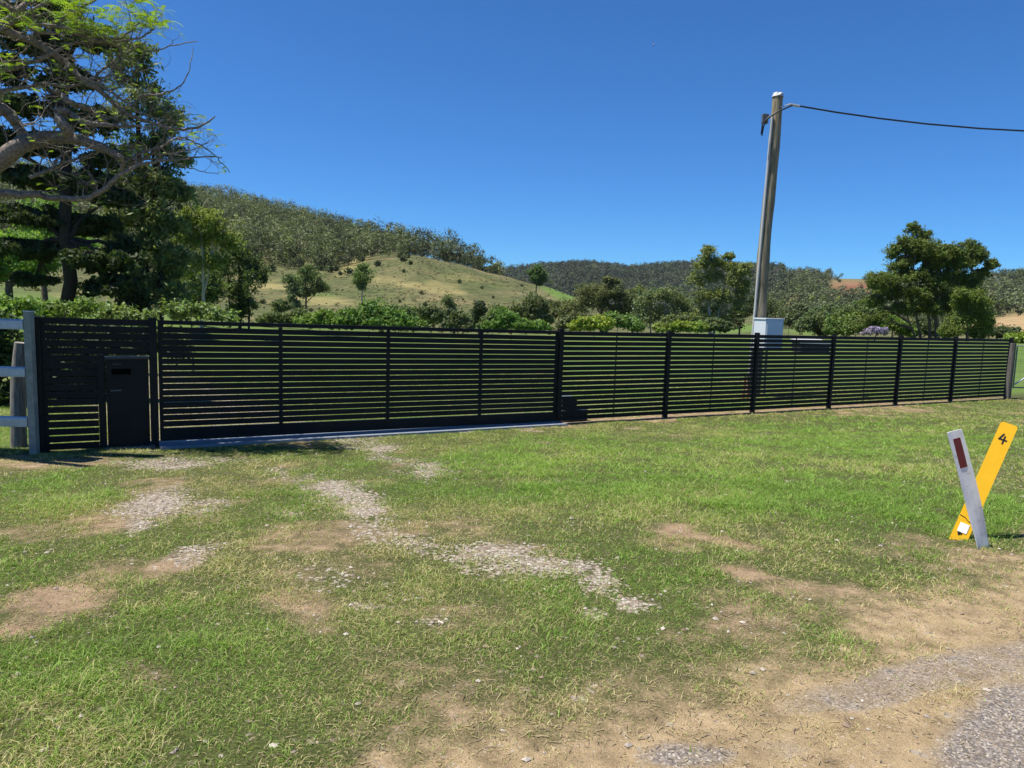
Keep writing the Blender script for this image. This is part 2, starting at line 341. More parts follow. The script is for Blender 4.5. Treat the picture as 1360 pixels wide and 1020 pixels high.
DIRT = [(75, 795, 95, 24, -.15, 1.0), (130, 765, 70, 22, -.2, .7), (20, 828, 50, 14, -.2, .9), (130, 700, 45, 16, -.3, .8), (235, 752, 60, 16, -.2, .9), (400, 805, 60, 26, 0, .75), (420, 835, 45, 14, 0, .6),
        (385, 770, 60, 22, 0, .5), (600, 955, 150, 55, 0, .62), (560, 900, 120, 35, .1, .45), (640, 1000, 190, 40, 0, .75), (905, 706, 62, 9, .15, 1.0), (960, 716, 60, 9, .2, .9), (880, 720, 60, 14, .1, .6),
        (1005, 765, 60, 10, .15, 1.0), (1090, 790, 120, 16, .08, .75), (1130, 815, 160, 22, 0, .55), (1310, 745, 70, 14, .05, .9), (1220, 728, 90, 14, 0, .5), (620, 825, 110, 30, .1, .5),
        (850, 920, 200, 45, -.15, .45), (700, 562, 120, 6, -.06, .8), (900, 553, 150, 4, -.06, .9), (1200, 541, 150, 3.5, -.06, .8), (110, 610, 90, 5, 0, .8), (45, 612, 40, 9, 0, .8), (330, 720, 60, 12, 0, .4), (480, 745, 90, 25, 0, .4),
        (1180, 865, 190, 18, -.08, .6), (1330, 640, 40, 12, 0, .3), (180, 900, 60, 20, 0, .4), (270, 690, 40, 10, 0, .4), (30, 940, 60, 15, 0, .4)]
LUSHP = [(1000, 640, 380, 62, -.03, .7), (1250, 660, 160, 50, 0, .6), (740, 610, 190, 30, -.05, 1.0), (1050, 600, 330, 45, -.06, .8), (80, 660, 80, 45, 0, .7), (100, 900, 160, 60, 0, .35), (1000, 660, 260, 45, 0, .45), (330, 870, 110, 30, 0, .3)]
def ell(L, px, py, e0=.45, e1=1.35):
    m = np.zeros_like(px)
    for (cx, cy, rx, ry, rot, s) in L:
        c, q = math.cos(rot), math.sin(rot); dx, dy = px-cx, py-cy
        u = (dx*c+dy*q)/rx; v = (-dx*q+dy*c)/ry
        m = np.maximum(m, s*(1-ss(e0, e1, np.sqrt(u*u+v*v))))
    return m
def near_masks(x, y, z):
    P = np.stack([x, y, z], -1); px, py, dd = project(P); ok = (dd > .3) & (y > 0)
    wx = (fbm(x, y, .9, 4, 11)-.5)*110; wy = (fbm(x, y, .9, 4, 12)-.5)*42
    px = px+wx; py = py+wy
    t = x*ND[0]+y*ND[1]; s = x*UD[0]+y*UD[1]
    g = (.98+.5*(fbm(x, y, .35, 3, 13)-.5))*ell(GRAVEL, px, py, .05, 1.45)*ok; d = ell(DIRT, px, py, .2, 1.6)*ok
    edge = 2.1+(fbm(s, t, 1.1, 5, 21)-.5)*1.3-.22*np.clip(1.6-s, 0, 1.6)
    sh = 1-ss(-.35, .75, t-edge)                          # bare shoulder beside the road
    d = np.maximum(d, sh)
    tar = np.maximum((1-ss(.55, 1.25, t+(fbm(s, t, .9, 4, 31)-.5)*.8))*ss(-.5, 1.4, s), 0)
    tar = np.maximum(tar, ell([(1290, 885, 120, 26, -.18, .62), (1120, 925, 120, 20, -.14, .6), (1190, 900, 230, 26, -.2, .62), (1360, 860, 90, 22, -.2, .6), (900, 1005, 70, 22, 0, .8), (1010, 990, 60, 18, 0, .4), (1330, 975, 110, 75, -.3, 1.1)], px, py)*ok)
    tar = np.maximum(tar, (t < -.2)*1.0)
    bare = fbm(x, y, 1.1, 4, 41)
    d = np.maximum(d, ss(.50, .72, bare)*.62*(1-ell(LUSHP, px, py)))
    lush = np.clip(ell(LUSHP, px, py)*1.1, 0, 1)*ok
    inside = ss(11.0, 11.3, t)                               # behind the fence
    # gravel drive behind the gate
    gx = (s-2.2)/3.2; drv = .6*inside*(1-ss(.6, 1.1, np.abs((s-1.7-(t-11)*-.10)/1.9)))*(1-ss(28, 36, t))
    g = np.maximum(g*(1-inside), drv); d = d*(1-inside); tar = tar*(1-inside)
    d = np.maximum(d, inside*ss(.62, .75, fbm(x, y, 4, 4, 51))*.6)
    near_masks.sh = sh*(1-inside)
    d = np.maximum(d, .8*(1-ss(.15, .5, np.abs(t-11.25)))*ss(6.4, 7.2, s)*(s < 24))
    return g, d, tar, lush

def build_ground():
    rs = np.concatenate([np.array([.05, .4, .8]), np.geomspace(1.1, 26, 270), np.geomspace(26.5, 3200, 320)])
    az = np.concatenate([np.radians(np.arange(-180, -52, 4.0)), np.radians(np.arange(-52, 50, .23)), np.radians(np.arange(50, 180, 4.0))])
    A, Rr = np.meshgrid(az, rs); x = Rr*np.sin(A); y = Rr*np.cos(A); z = hgt(x, y)
    z = np.where(Rr > 2500, z-(Rr-2500)*.02, z)
    n, k = x.shape; i = np.arange(n-1)[:, None]*k; j = np.arange(k)[None]; j2 = (j+1) % k
    F = np.stack([i+j, i+k+j, i+k+j2, i+j2], -1).reshape(-1, 4)[:, ::-1]
    mb = MB(); mb.add(np.stack([x, y, z], -1).reshape(-1, 3), F)
    o = mb.build('ground', M_GROUND, smooth=True); o['kind'] = 'structure'
    X, Y, Z = x.ravel(), y.ravel(), z.ravel(); R_ = Rr.ravel()
    g, d, tar, lush = near_masks(X, Y, Z)
    shd = near_masks.sh; fade = 1-ss(26, 45, R_); far = ss(18, 34, R_)
    px, py, dd = project(np.stack([X, Y, Z], -1)); vis = (dd > 10)
    wx = (fbm(X, Y, 12, 4, 61)-.5)*26; wy = (fbm(X, Y, 12, 4, 62)-.5)*16
    red = ell([(1130, 383, 30, 10, 0, 1), (1052, 415, 14, 12, .4, 1), (1350, 398, 50, 5, -.2, 1), (725, 404, 14, 4, 0, .8), (1010, 400, 14, 8, 0, .5)], px+wx*.4, py+wy*.4)*vis*(R_ > 350)
    tan = ell([(1350, 430, 60, 13, -.1, 1), (1150, 372, 50, 4, 0, .25), (1120, 376, 30, 5, 0, .3)], px+wx*.4, py+wy*.3)*vis*(R_ > 150)
    lu = ell([(960, 436, 70, 7, 0, 1), (745, 391, 26, 9, .4, 1), (1090, 440, 50, 6, 0, .9), (20, 375, 60, 22, 0, .35), (420, 395, 30, 7, 0, .5), (1340, 480, 60, 25, 0, .5)], px+wx*.3, py+wy*.3)*vis*(R_ > 24)
    lu = np.maximum(lu, .8*ss(11.3, 12.2, X*ND[0]+Y*ND[1])*(1-ss(70, 120, R_))*(1-np.clip(g*1.6, 0, 1))*(Y > 0))
    dry = ell([(352, 380, 36, 6, .05, 1), (425, 400, 50, 6, .1, .8), (560, 378, 45, 5, .05, .8), (585, 386, 34, 4, .1, .9), (470, 352, 30, 6, -.5, .7), (500, 372, 30, 5, .1, .5), (100, 392, 30, 5, 0, .5), (620, 372, 40, 4, .1, .4)], px+wx, py+wy)*vis*(R_ > 60)
    for nm, ch in (('near_mask', (g*fade, d*fade, tar*fade)), ('far_mask', (far, red, tan)), ('lush', (lu*.8, dry*.95, shd))):
        a = o.data.attributes.new(nm, 'FLOAT_COLOR', 'POINT')
        a.data.foreach_set('color', np.stack([*ch, np.ones_like(R_)], -1).astype(np.float32).ravel())
    return o
build_ground()

# ------------------------------------------------------------------ the road's tar seal beyond the shoulder
def build_road():
    m, n, b = new_mat('chip_seal')
    g = N(n, 'ShaderNodeNewGeometry')
    v = N(n, 'ShaderNodeTexVoronoi'); v.inputs['Scale'].default_value = 130; n.links.new(g.outputs['Position'], v.inputs['Vector'])
    s = N(n, 'ShaderNodeSeparateColor'); n.links.new(v.outputs['Color'], s.inputs[0])
    r = ramp(n, s.outputs[0], [(0, (.065, .058, .055)), (.5, (.16, .143, .130)), (.85, (.27, .238, .21)), (1, (.46, .41, .34))])
    d = noise_node(n, 2.2, 6, .7, vec=g.outputs['Position'])
    n.links.new(mix(n, ramp(n, d.outputs[0], [(.45, (0, 0, 0)), (.62, (.75, .75, .75))]).outputs[0], r.outputs[0], (.30, .215, .135)), b.inputs['Base Color'])
    b.inputs['Roughness'].default_value = .9; bump(n, b, v.outputs['Distance'], .7, .008)
    S = np.arange(-20, 40, .05); T = np.concatenate([[-7, -5, -3, -2, -1, -.5, 0], np.arange(.05, 1.3, .05)])
    s_, t_ = np.meshgrid(S, T); x = s_*UD[0]+t_*ND[0]; y = s_*UD[1]+t_*ND[1]; z = hgt(x, y)+.006
    keep = (t_ < .92+(fbm(s_, t_, 1.1, 5, 71)-.5)*.9) & ((t_ < .05) | (s_ > .0+.9*(fbm(s_, t_, .7, 4, 72))))
    k = x.shape[1]; i = np.arange(len(T)-1)[:, None]*k; j = np.arange(k-1)[None]
    F = np.stack([i+j, i+j+1, i+k+j+1, i+k+j], -1).reshape(-1, 4); ok = keep.ravel()[F].all(1)
    mb = MB(); mb.add(np.stack([x, y, z], -1).reshape(-1, 3), F[ok]); o = mb.build('road', m); o['kind'] = 'structure'
build_road()

# ------------------------------------------------------------------ grass, gravel stones
def scatter(n, r0, r1, a0=-40, a1=39):
    r = np.sqrt(RNG.random(n)*(r1*r1-r0*r0)+r0*r0); a = np.radians(a0+(a1-a0)*RNG.random(n))
    return r*np.sin(a), r*np.cos(a)
def build_grass():
    mb = MB(); cols = []
    for (r0, r1, dens, wid, seg) in ((1.9, 4.2, 1750, .0028, 2), (4.2, 8, 1000, .0038, 2), (8, 14, 520, .006, 1), (14, 26, 150, .010, 1)):
        n = int(dens*(r1*r1-r0*r0)*math.radians(79)/2)
        x, y = scatter(n, r0, r1); z = hgt(x, y); g, d, tar, lush = near_masks(x, y, z)
        t = x*ND[0]+y*ND[1]
        gn = fbm(x, y, .22, 3, 82)-.5
        p = (1-.95*ss(.3, 1.0, g+gn*1.5))*np.clip(1.12-d*1.0-gn*1.2*d, .05, 1)*np.clip(1-tar*1.6, 0, 1)*(.4+.6*ss(.35, .6, fbm(x, y, .35, 3, 81)))+.03*(t > 1.5)
        p = np.where(t < 1.3, p*.15, p)
        keep = (RNG.random(n) < p) & ~((np.abs(t-11.15) < .12) & (x > -6.4))
        x, y, z, g, d, lush, t = (q[keep] for q in (x, y, z, g, d, lush, t)); n = len(x)
        B = 9; N_ = n*B
        cx = np.repeat(x, B)+RNG.normal(0, .030, N_); cy = np.repeat(y, B)+RNG.normal(0, .030, N_); cz = np.repeat(z, B)-.004
        L_ = np.repeat(lush, B); D_ = np.repeat(d, B); G_ = np.repeat(g, B); T_ = np.repeat(t, B)
        lump = np.repeat(.72+.55*ss(.40, .66, fbm(x, y, .30, 3, 92)), B)
        h = lump*(.016+.027*RNG.random(N_)**1.3)*(.88+.6*L_)*(1-.35*np.clip(D_+G_, 0, 1))*(.75+.6*np.repeat(fbm(x, y, .5, 3, 91), B))
        if wid > .006: h = h*1.15
        h = np.where(np.abs(T_-11.0) < .45, h*1.5, h); h = np.where(T_ > 11.2, h*1.6, h)
        an = RNG.random(N_)*2*math.pi; lean = (.3+1.7*RNG.random(N_))*h
        wdt = wid*(.7+.7*RNG.random(N_)); dirx, diry = np.cos(an), np.sin(an)
        side = RNG.random(N_)*2*math.pi; sx, sy = np.cos(side)*wdt/2, np.sin(side)*wdt/2
        # colour of the plants themselves
        u = fbm(np.repeat(x, B), np.repeat(y, B), 1.3, 4, 95); q = RNG.random(N_)
        dryp = np.clip(.40+.42*D_+.25*G_-.36*L_+(u-.5)*1.3, .03, .9)
        green = np.stack([.170+.08*q, .295+.09*q, .042+.03*q], -1)*(.75+.5*RNG.random((N_, 1)))
        green = green*(1-.12*(1-L_[:, None]))+np.array([.055, .035, .006])*np.clip(u-.35, 0, 1)[:, None]*2
        tj = np.repeat(.66+.68*RNG.random((n, 1)), B, 0); green = green*tj*np.hstack([np.ones((N_, 1)), np.repeat(.92+.16*RNG.random((n, 1)), B, 0), np.ones((N_, 1))])
        straw = np.stack([.46+.14*q, .40+.12*q, .19+.07*q], -1)*(.65+.5*RNG.random((N_, 1)))
        isd = RNG.random(N_) < dryp
        col = np.where(isd[:, None], straw, green)
        base = np.stack([cx, cy, cz], -1); zz = np.zeros(N_)
        tip = base+np.stack([dirx*lean, diry*lean, h*(.5+.5*RNG.random(N_))], -1)
        sd = np.stack([sx, sy, zz], -1)
        if seg == 2:
            mid = base+np.stack([dirx*lean*.35, diry*lean*.35, h*.62], -1)
            V = np.stack([base-sd, base+sd, mid+sd*.8, mid-sd*.8, tip], 1).reshape(-1, 3); o = np.arange(N_)[:, None]*5
            mb.v.append(V); mb.c.append(np.repeat(col, 5, 0)); mb.f.append(o+np.array([[0, 1, 2, 3]])+mb.n); mb.f.append(o+np.array([[3, 2, 4]])+mb.n); mb.n += len(V)
        else:
            V = np.stack([base-sd, base+sd, tip], 1).reshape(-1, 3); o = np.arange(N_)[:, None]*3
            mb.v.append(V); mb.c.append(np.repeat(col, 3, 0)); mb.f.append(o+np.array([[0, 1, 2]])+mb.n); mb.n += len(V)
    # dead clippings lying flat
    n = 60000; x, y = scatter(n, 1.9, 9.5); z = hgt(x, y); g, d, tar, lush = near_masks(x, y, z)
    k = RNG.random(n) < np.clip(.25+d*.7-g*.2-tar*.85-lush*.3, .03, .9)*ss(.3, .6, fbm(x, y, .3, 3, 84)); x, y, z = x[k], y[k], z[k]; n = len(x)
    a = RNG.random(n)*6.28; Lh = .006+.020*RNG.random(n)**2; w = .0012+.0016*RNG.random(n); q = RNG.random((n, 1))
    dv = np.stack([np.cos(a)*Lh, np.sin(a)*Lh, RNG.normal(size=n)*.002], -1); sv = np.stack([-np.sin(a)*w, np.cos(a)*w, np.zeros(n)], -1); b_ = np.stack([x, y, z+.005], -1)
    V = np.stack([b_-dv-sv, b_-dv+sv, b_+dv+sv*.5, b_+dv-sv*.5], 1).reshape(-1, 3); col = np.where(q < .45, np.array([.15, .11, .07])+.15*q, np.array([.40, .33, .19])*(.5+.6*q))
    mb.v.append(V); mb.c.append(np.repeat(col, 4, 0)); mb.f.append(np.arange(n*4).reshape(-1, 4)+mb.n); mb.n += n*4
    o = mb.build('verge_grass', M_GRASS, tint=True); tag(o, 'short mown green and straw coloured grass growing over the roadside verge', 'grass'); o['kind'] = 'stuff'
build_grass()
def build_stones():
    mb = MB(); ico = np.array([[0, 0, 1], [1, 0, 0], [0, 1, 0], [-1, 0, 0], [0, -1, 0], [0, 0, -1], [.7, .7, .3], [-.6, -.7, .3]], float)
    F = np.array([[0, 1, 6], [0, 6, 2], [0, 2, 3], [0, 3, 7], [0, 7, 4], [0, 4, 1], [5, 6, 1], [5, 2, 6], [5, 3, 2], [5, 7, 3], [5, 4, 7], [5, 1, 4]])
    for (r0, r1, dens) in ((1.9, 5, 900), (5, 8, 900), (8, 13, 650)):
        n = int(dens*(r1*r1-r0*r0)*math.radians(79)/2); x, y = scatter(n, r0, r1); z = hgt(x, y); g, d, tar, lush = near_masks(x, y, z)
        t = x*ND[0]+y*ND[1]
        p = np.clip(g+(fbm(x, y, .22, 3, 99)-.5)*1.1, 0, 1)**1.3*.6+.004*(1-lush)*(d > .2)+.0015*(t > 2)
        k = (RNG.random(n) < p) & (t < 11.0); x, y, z = x[k], y[k], z[k]; n = len(x)
        sz = .006+.012*RNG.random(n)**1.7; sz = np.where(RNG.random(n) < .01, sz*1.6, sz)
        V = ico[None]*(1+.35*(RNG.random((n, 8, 3))-.5)); V = V*np.stack([sz, sz*(.6+.4*RNG.random(n)), sz*(.45+.35*RNG.random(n))], -1)[:, None]
        a = RNG.random(n)*6.28; c, s = np.cos(a)[:, None], np.sin(a)[:, None]
        V = np.stack([V[..., 0]*c-V[..., 1]*s, V[..., 0]*s+V[..., 1]*c, V[..., 2]], -1)+np.stack([x, y, z+sz*.22], -1)[:, None]
        q = RNG.random((n, 1)); col = np.array([.18, .148, .115])+q*np.array([.27, .25, .22]); br = RNG.random(n) < .2; col[br] *= np.array([.72, .6, .5])
        mb.v.append(V.reshape(-1, 3)); mb.c.append(np.repeat(col, 8, 0)); mb.f.append((np.arange(n)[:, None, None]*8+F[None]).reshape(-1, 3)+mb.n); mb.n += n*8
    m, n_, b = new_mat('stone'); a = N(n_, 'ShaderNodeAttribute', attribute_name='tint'); n_.links.new(a.outputs['Color'], b.inputs['Base Color']); b.inputs['Roughness'].default_value = .85
    o = mb.build('gravel', m, tint=True); tag(o, 'pale crushed gravel stones lying in patches through the grass', 'gravel'); o['kind'] = 'stuff'
build_stones()

# ------------------------------------------------------------------ the fence line
def lineS(px, py):                         # along-fence coordinate where a photo ray meets the fence plane
    d = ray(float(px), float(py)); t = (11.15-(CAM[:2]@ND))/(d[:2]@ND); p = CAM+d*t; return float(p[:2]@UD), float(p[2])
def FP(s, z, off=0.0):
    p = s*UD+(11.15+off)*ND; return [p[0], p[1], z]
SL, SR = lineS(50, 600)[0], lineS(1335, 530)[0]
ZT = lambda s: np.interp(s, [SL, lineS(745, 440)[0], SR], [lineS(50, 421)[1], lineS(745, 440)[1], lineS(1335, 450.5)[1]])
ZG = lambda s: float(hgt(np.array([FP(s, 0)[0]]), np.array([FP(s, 0)[1]]))[0])
print('fence', SL, SR, ZT(SL)-ZG(SL), ZT(6)-ZG(6), ZT(SR)-ZG(SR))
def sbar(mb, s0, s1, za0, za1, zb0, zb1, o0, o1):    # slanting bar s0->s1, bottom za, top zb at each end
    return mb.hexa([FP(s0, za0, o0), FP(s1, za1, o0), FP(s1, za1, o1), FP(s0, za0, o1), FP(s0, zb0, o0), FP(s1, zb1, o0), FP(s1, zb1, o1), FP(s0, zb0, o1)])
def slats(parent, s0, s1, n, top0, top1, bot0, bot1, h, off, th=.016, name='slat_panel'):
    mb = MB()
    for k in range(n):
        f = k/(n-1)
        z0 = top0-h-(top0-h-bot0)*f; z1 = top1-h-(top1-h-bot1)*f
        sbar(mb, s0, s1, z0, z1, z0+h, z1+h, off, off+th)
    return mb.build(name, M_BLACK, parent)
# helper so that sub-parts built in thing-space sit right
def sub(mb, name, mat, part_, root, label=None):
    o = mb.build(name, mat, root, label); o.parent = part_; return o
def post(parent, s, w=.09, top=.03, off=0.0, name='post'):
    mb = MB(); z0 = ZG(s)-.25; z1 = float(ZT(s))+top
    sbar(mb, s-w/2, s+w/2, z0, z0, z1, z1, off-w/2, off+w/2)
    p = bevel(mb.build(name, M_BLACK, parent))
    mb = MB(); sbar(mb, s-w/2-.004, s+w/2+.004, z1+.001, z1+.001, z1+.012, z1+.012, off-w/2-.004, off+w/2+.004)
    sub(mb, 'post_cap', M_BLACK, p, parent); return p

NS = 18
# right run of fence
sp = [lineS(x, 500)[0] for x in (885.5, 1002, 1103.5, 1192, 1265)]
s_gate = lineS(742.5, 505)[0]; s_end = SR
fr = thing('slat_fence', 'long black horizontal slat fence running from the gate to the wire gate on the right', 'fence', FP(s_gate, ZG(s_gate)))
P_ = [s_gate]+sp+[s_end]
for s in P_: post(fr, s, .095 if s in (s_gate,) else .085, .035)
for a, b in zip(P_[:-1], P_[1:]):
    s0, s1 = a+.05, b-.05; t0, t1 = float(ZT(s0)), float(ZT(s1)); b0, b1 = ZG(s0)+.06, ZG(s1)+.06
    slats(fr, s0, s1, NS, t0, t1, b0, b1, .076, -.012)
    mb = MB(); sm = (s0+s1)/2; sbar(mb, sm-.010, sm+.010, ZG(sm)+.05, ZG(sm)+.05, float(ZT(sm))-.01, float(ZT(sm))-.01, .005, .022); mb.build('centre_bar', M_BLACK, fr)
# left run: wide end post, slats, post, then the parcel box bay with a few slats above it
s_a = lineS(50, 520)[0]; s_b = lineS(136, 560)[0]; s_c = lineS(205, 540)[0]
fl = thing('slat_fence', 'short black slat fence bay between the grey rail fence post and the sliding gate', 'fence', FP(s_a, ZG(s_a)))
s_w = lineS(57, 520)[0]
def wide(s0, s1, nm):
    mb = MB(); t = float(ZT((s0+s1)/2)); g_ = ZG((s0+s1)/2)-.2
    sbar(mb, s0, s1, g_, g_, t+.01, t+.01, -.045, .045); return bevel(mb.build(nm, M_BLACK, fl))
wide(lineS(44, 520)[0], s_w, 'end_post'); 
mb = MB(); zbx = lineS(136, 471)[1]
sbar(mb, lineS(131, 540)[0], lineS(141, 540)[0], ZG(s_b)-.2, ZG(s_b)-.2, zbx, zbx, -.03, .03); bevel(mb.build('post', M_BLACK, fl))
post(fl, s_c, .10, .02)
zb_ = ZG(s_b)
k_top = 5
t0, t1 = float(ZT(s_w)), float(ZT(s_c)); s1_ = lineS(131, 540)[0]-.002
mb = MB()
pit = (t0-(ZG(s_w)+.04)-.067)/(NS-1)
for k in range(NS):
    f = k*pit; e = s_c-.05 if k < 5 else s1_
    te = float(ZT(e)); sbar(mb, s_w+.001, e, t0-.083-f, te-.083-f, t0-f, te-f, -.012, .004)
mb.build('slat_panel', M_BLACK, fl)
mb = MB(); sbar(mb, s_w-.001, s_w+.05, ZG(s_w), ZG(s_w), t0-.01, t0-.01, .006, .03); mb.build('backing_strip', M_BLACK, fl)

# sliding gate
g0, g1 = s_c+.065, s_gate-.058
ga = thing('sliding_gate', 'wide black sliding slat driveway gate with a deep bottom rail', 'gate', FP(g0, ZG(g0)))
def gz0(s): return ZG(g0)+(ZG(g1)-ZG(g0))*(s-g0)/(g1-g0)
t0, t1 = float(ZT(g0)), float(ZT(g1)); zb0, zb1 = lineS(212, 585.5)[1], lineS(737, 559)[1]
h0, h1 = lineS(212, 569)[1], lineS(737, 547)[1]
mb = MB(); sbar(mb, g0, g1, zb0, zb1, h0, h1, -.03, .03); bevel(mb.build('bottom_rail', M_BLACK, ga))
mb = MB(); sbar(mb, g0, g1, t0-.055, t1-.055, t0+.004, t1+.004, -.022, .022); bevel(mb.build('top_rail', M_BLACK, ga))
for s0, s1 in ((g0, g0+.05), (g1-.05, g1)):
    a, b = (s0-g0)/(g1-g0), (s1-g0)/(g1-g0); f0 = h0+(h1-h0)*a; f1 = h0+(h1-h0)*b; u0 = t0+(t1-t0)*a-.056; u1 = t0+(t1-t0)*b-.056
    mb = MB(); sbar(mb, s0, s1, f0+.001, f1+.001, u0, u1, -.021, .021); bevel(mb.build('stile', M_BLACK, ga))
slats(ga, g0+.051, g1-.051, NS-2, t0-.088, t1-.088, h0+.022, h1+.022, .079, -.016)
for x in (373, 515, 637.5):
    s = lineS(x, 520)[0]; f = (s-g0)/(g1-g0); mb = MB(); a_ = h0+(h1-h0)*f+.002; b_ = t0+(t1-t0)*f-.057
    sbar(mb, s-.026, s+.026, a_, a_, b_, b_, -.0185, -.0165+.001); mb.hexa([FP(s-.026, a_, .001), FP(s+.026, a_, .001), FP(s+.026, a_, .02), FP(s-.026, a_, .02), FP(s-.026, b_, .001), FP(s+.026, b_, .001), FP(s+.026, b_, .02), FP(s-.026, b_, .02)])
    mb.build('mullion', M_BLACK, ga)
for f in (.08, .92):
    s = g0+(g1-g0)*f; zc = gz0(s)+.062; mb = MB(); c = np.array(FP(s, zc, .0)); nrm = np.array([ND[0], ND[1], 0])
    mb.tube([c-nrm*.012, c+nrm*.012], .035, 16); mb.build('wheel', M_GALV, ga)
# track
tr = thing('gate_track', 'pale concrete strip with steel track under the black sliding gate', 'gate track', FP(g0, ZG(g0)))
def trk(name, o0, o1, a, b, mat):
    mb = MB(); ss_ = np.linspace(g0-.02, g1+.05, 20)
    for q, w in zip(ss_[:-1], ss_[1:]):
        sbar(mb, q, w, gz0(q)+a, gz0(w)+a, gz0(q)+b, gz0(w)+b, o0, o1)
    return mb.build(name, mat, tr)
trk('concrete_strip', -.36, .13, -.1, .045, simple('pale_concrete', (.21, .24, .28), .5, 0, .2, 25, .2))
trk('rail', -.02, .02, .061, .070, M_GALV)

# parcel box
b0, b1 = lineS(142.8, 560)[0], lineS(198.8, 560)[0]; zg = ZG((b0+b1)/2); zt = lineS(170, 474)[1]; wb = b1-b0
pb = thing('parcel_box', 'black upright parcel letterbox set into the slat fence left of the gate', 'letterbox', FP((b0+b1)/2, zg))
zl = lineS(170, 592)[1]
mb = MB(); sbar(mb, b0, b1, zl, zl, zt-.03, zt-.03, -.06, .28); body = bevel(mb.build('body', M_BLACK, pb), .006)
mb = MB(); sbar(mb, b0-.012, b1+.012, zt-.029, zt-.029, zt-.006, zt-.006, -.085, .30); bevel(mb.build('lid', simple('satin_black', (.015, .015, .016), .3), pb), .005)
mb = MB(); sbar(mb, b0+.03, b1-.03, zl+.04, zl+.04, zt-.30, zt-.30, -.066, -.062); dr = bevel(mb.build('door', M_BLACK, pb), .002)
mb = MB(); sbar(mb, b0+.045, b0+.18, zt-.465, zt-.465, zt-.445, zt-.445, -.078, -.067); sub(mb, 'handle', simple('handle_grey', (.06, .06, .06), .5), dr, pb)
mb = MB(); sbar(mb, b0+.07, b1-.22, zt-.235, zt-.235, zt-.16, zt-.16, -.075, -.061); fl_ = bevel(mb.build('slot_flap', simple('slot_black', (.0012, .0012, .0012), .8, spec=.05), pb), .003)
mb = MB(); sbar(mb, b0+.08, b0+.19, zt-.10, zt-.10, zt-.088, zt-.088, -.063, -.061); mb.build('name_plate', simple('plate_grey', (.03, .03, .03), .5), pb)
mb = MB(); sbar(mb, b0-.04, b1+.06, zg-.1, zg-.1, zl-.001, zl-.001, -.14, .32); mb.build('concrete_footing', simple('dark_concrete', (.13, .13, .13), .9, 0, .2, 30), pb)

# gate motor and its step behind the gate post
sm = lineS(752, 545)[0]
mo = thing('gate_motor', 'dark gate motor cover on the ground behind the slats right of the gate post', 'gate motor', FP(sm+.25, ZG(sm)))
mb = MB(); zg = ZG(sm); sbar(mb, sm, sm+.34, zg, zg, zg+.46, zg+.46, .12, .34); bevel(mb.build('cover', M_SHED, mo), .02)
mb = MB(); sbar(mb, sm-.03, sm+.58, zg-.02, zg-.02, zg+.22, zg+.22, .10, .11+.3); bevel(mb.build('base', M_SHED, mo), .01)
mb = MB(); sbar(mb, sm-.02, sm+.33, zg+.461, zg+.461, zg+.475, zg+.475, .11, .35); mb.build('top', simple('motor_lid', (.10, .12, .14), .5), mo)

# ------------------------------------------------------------------ old rail fence, far left
DL = 9.15
def worldX(px, py, D): return at(np.array(float(px)), np.array(float(py)), D)
base = ground_at(38, 596); rp_top = worldX(37, 414, DL); rp_bot = worldX(46.5, 585, DL)
rf = thing('rail_fence', 'grey three rail fence leaving the photo left of the black slats', 'fence', (rp_bot[0], rp_bot[1], gz(rp_bot[0], rp_bot[1])))
xp = (rp_top[0]+rp_bot[0])/2
mb = MB(); z0 = gz(xp, DL)-.2; mb.box(xp-.05, xp+.045, DL-.04, DL+.04, z0, rp_top[2]); bevel(mb.build('post', M_GALV2, rf), .006)
mb = MB(); mb.box(xp-.053, xp+.048, DL-.043, DL+.043, rp_top[2]+.001, rp_top[2]+.012); mb.build('post_cap', simple('post_cap_grey', (.6, .6, .6), .5), rf)
for y in (431, 494, 560):
    z = worldX(20, y, DL)[2]; mb = MB(); pts = [(-.05, -.06), (-.05, .05), (-.035, .07), (.035, .07), (.05, .05), (.05, -.06)]
    X0 = xp-.051; X1 = -14.0
    V = [[X0, DL+a, z+b] for a, b in pts]+[[X1, DL+a-.2, z+b] for a, b in pts]; k = 6
    F = [[i, (i+1) % k, k+(i+1) % k, k+i] for i in range(k)]; mb.add(V, F); mb.add(V[:6], [[0, 1, 2, 5], [2, 3, 4, 5]]); bevel(mb.build('rail', M_GALV, rf), .006)
xq = -9.6; mb = MB(); mb.box(xq-.075, xq+.075, DL+.02-.1, DL+.1, gz(xq, DL)-.2, rp_top[2]+.03); bevel(mb.build('post', M_GALV2, rf), .006)
ob = worldX(26, 590, 9.6); zz = gz(ob[0], ob[1]); ot = worldX(27, 455, 9.6)
mb = MB(); hgt_ = ot[2]-zz
mb.tube([[ob[0]-.02, ob[1], zz-.2], [ob[0], ob[1], zz+.3*hgt_], [ob[0]+.02, ob[1], zz+.65*hgt_], [ot[0]+.01, ob[1], zz+hgt_]], [.10, .095, .088, .08], 14, wob=.12)
tag(mb.build('timber_post', M_OLDPOST, smooth=True), 'old weathered round timber post behind the grey rails at far left', 'post')

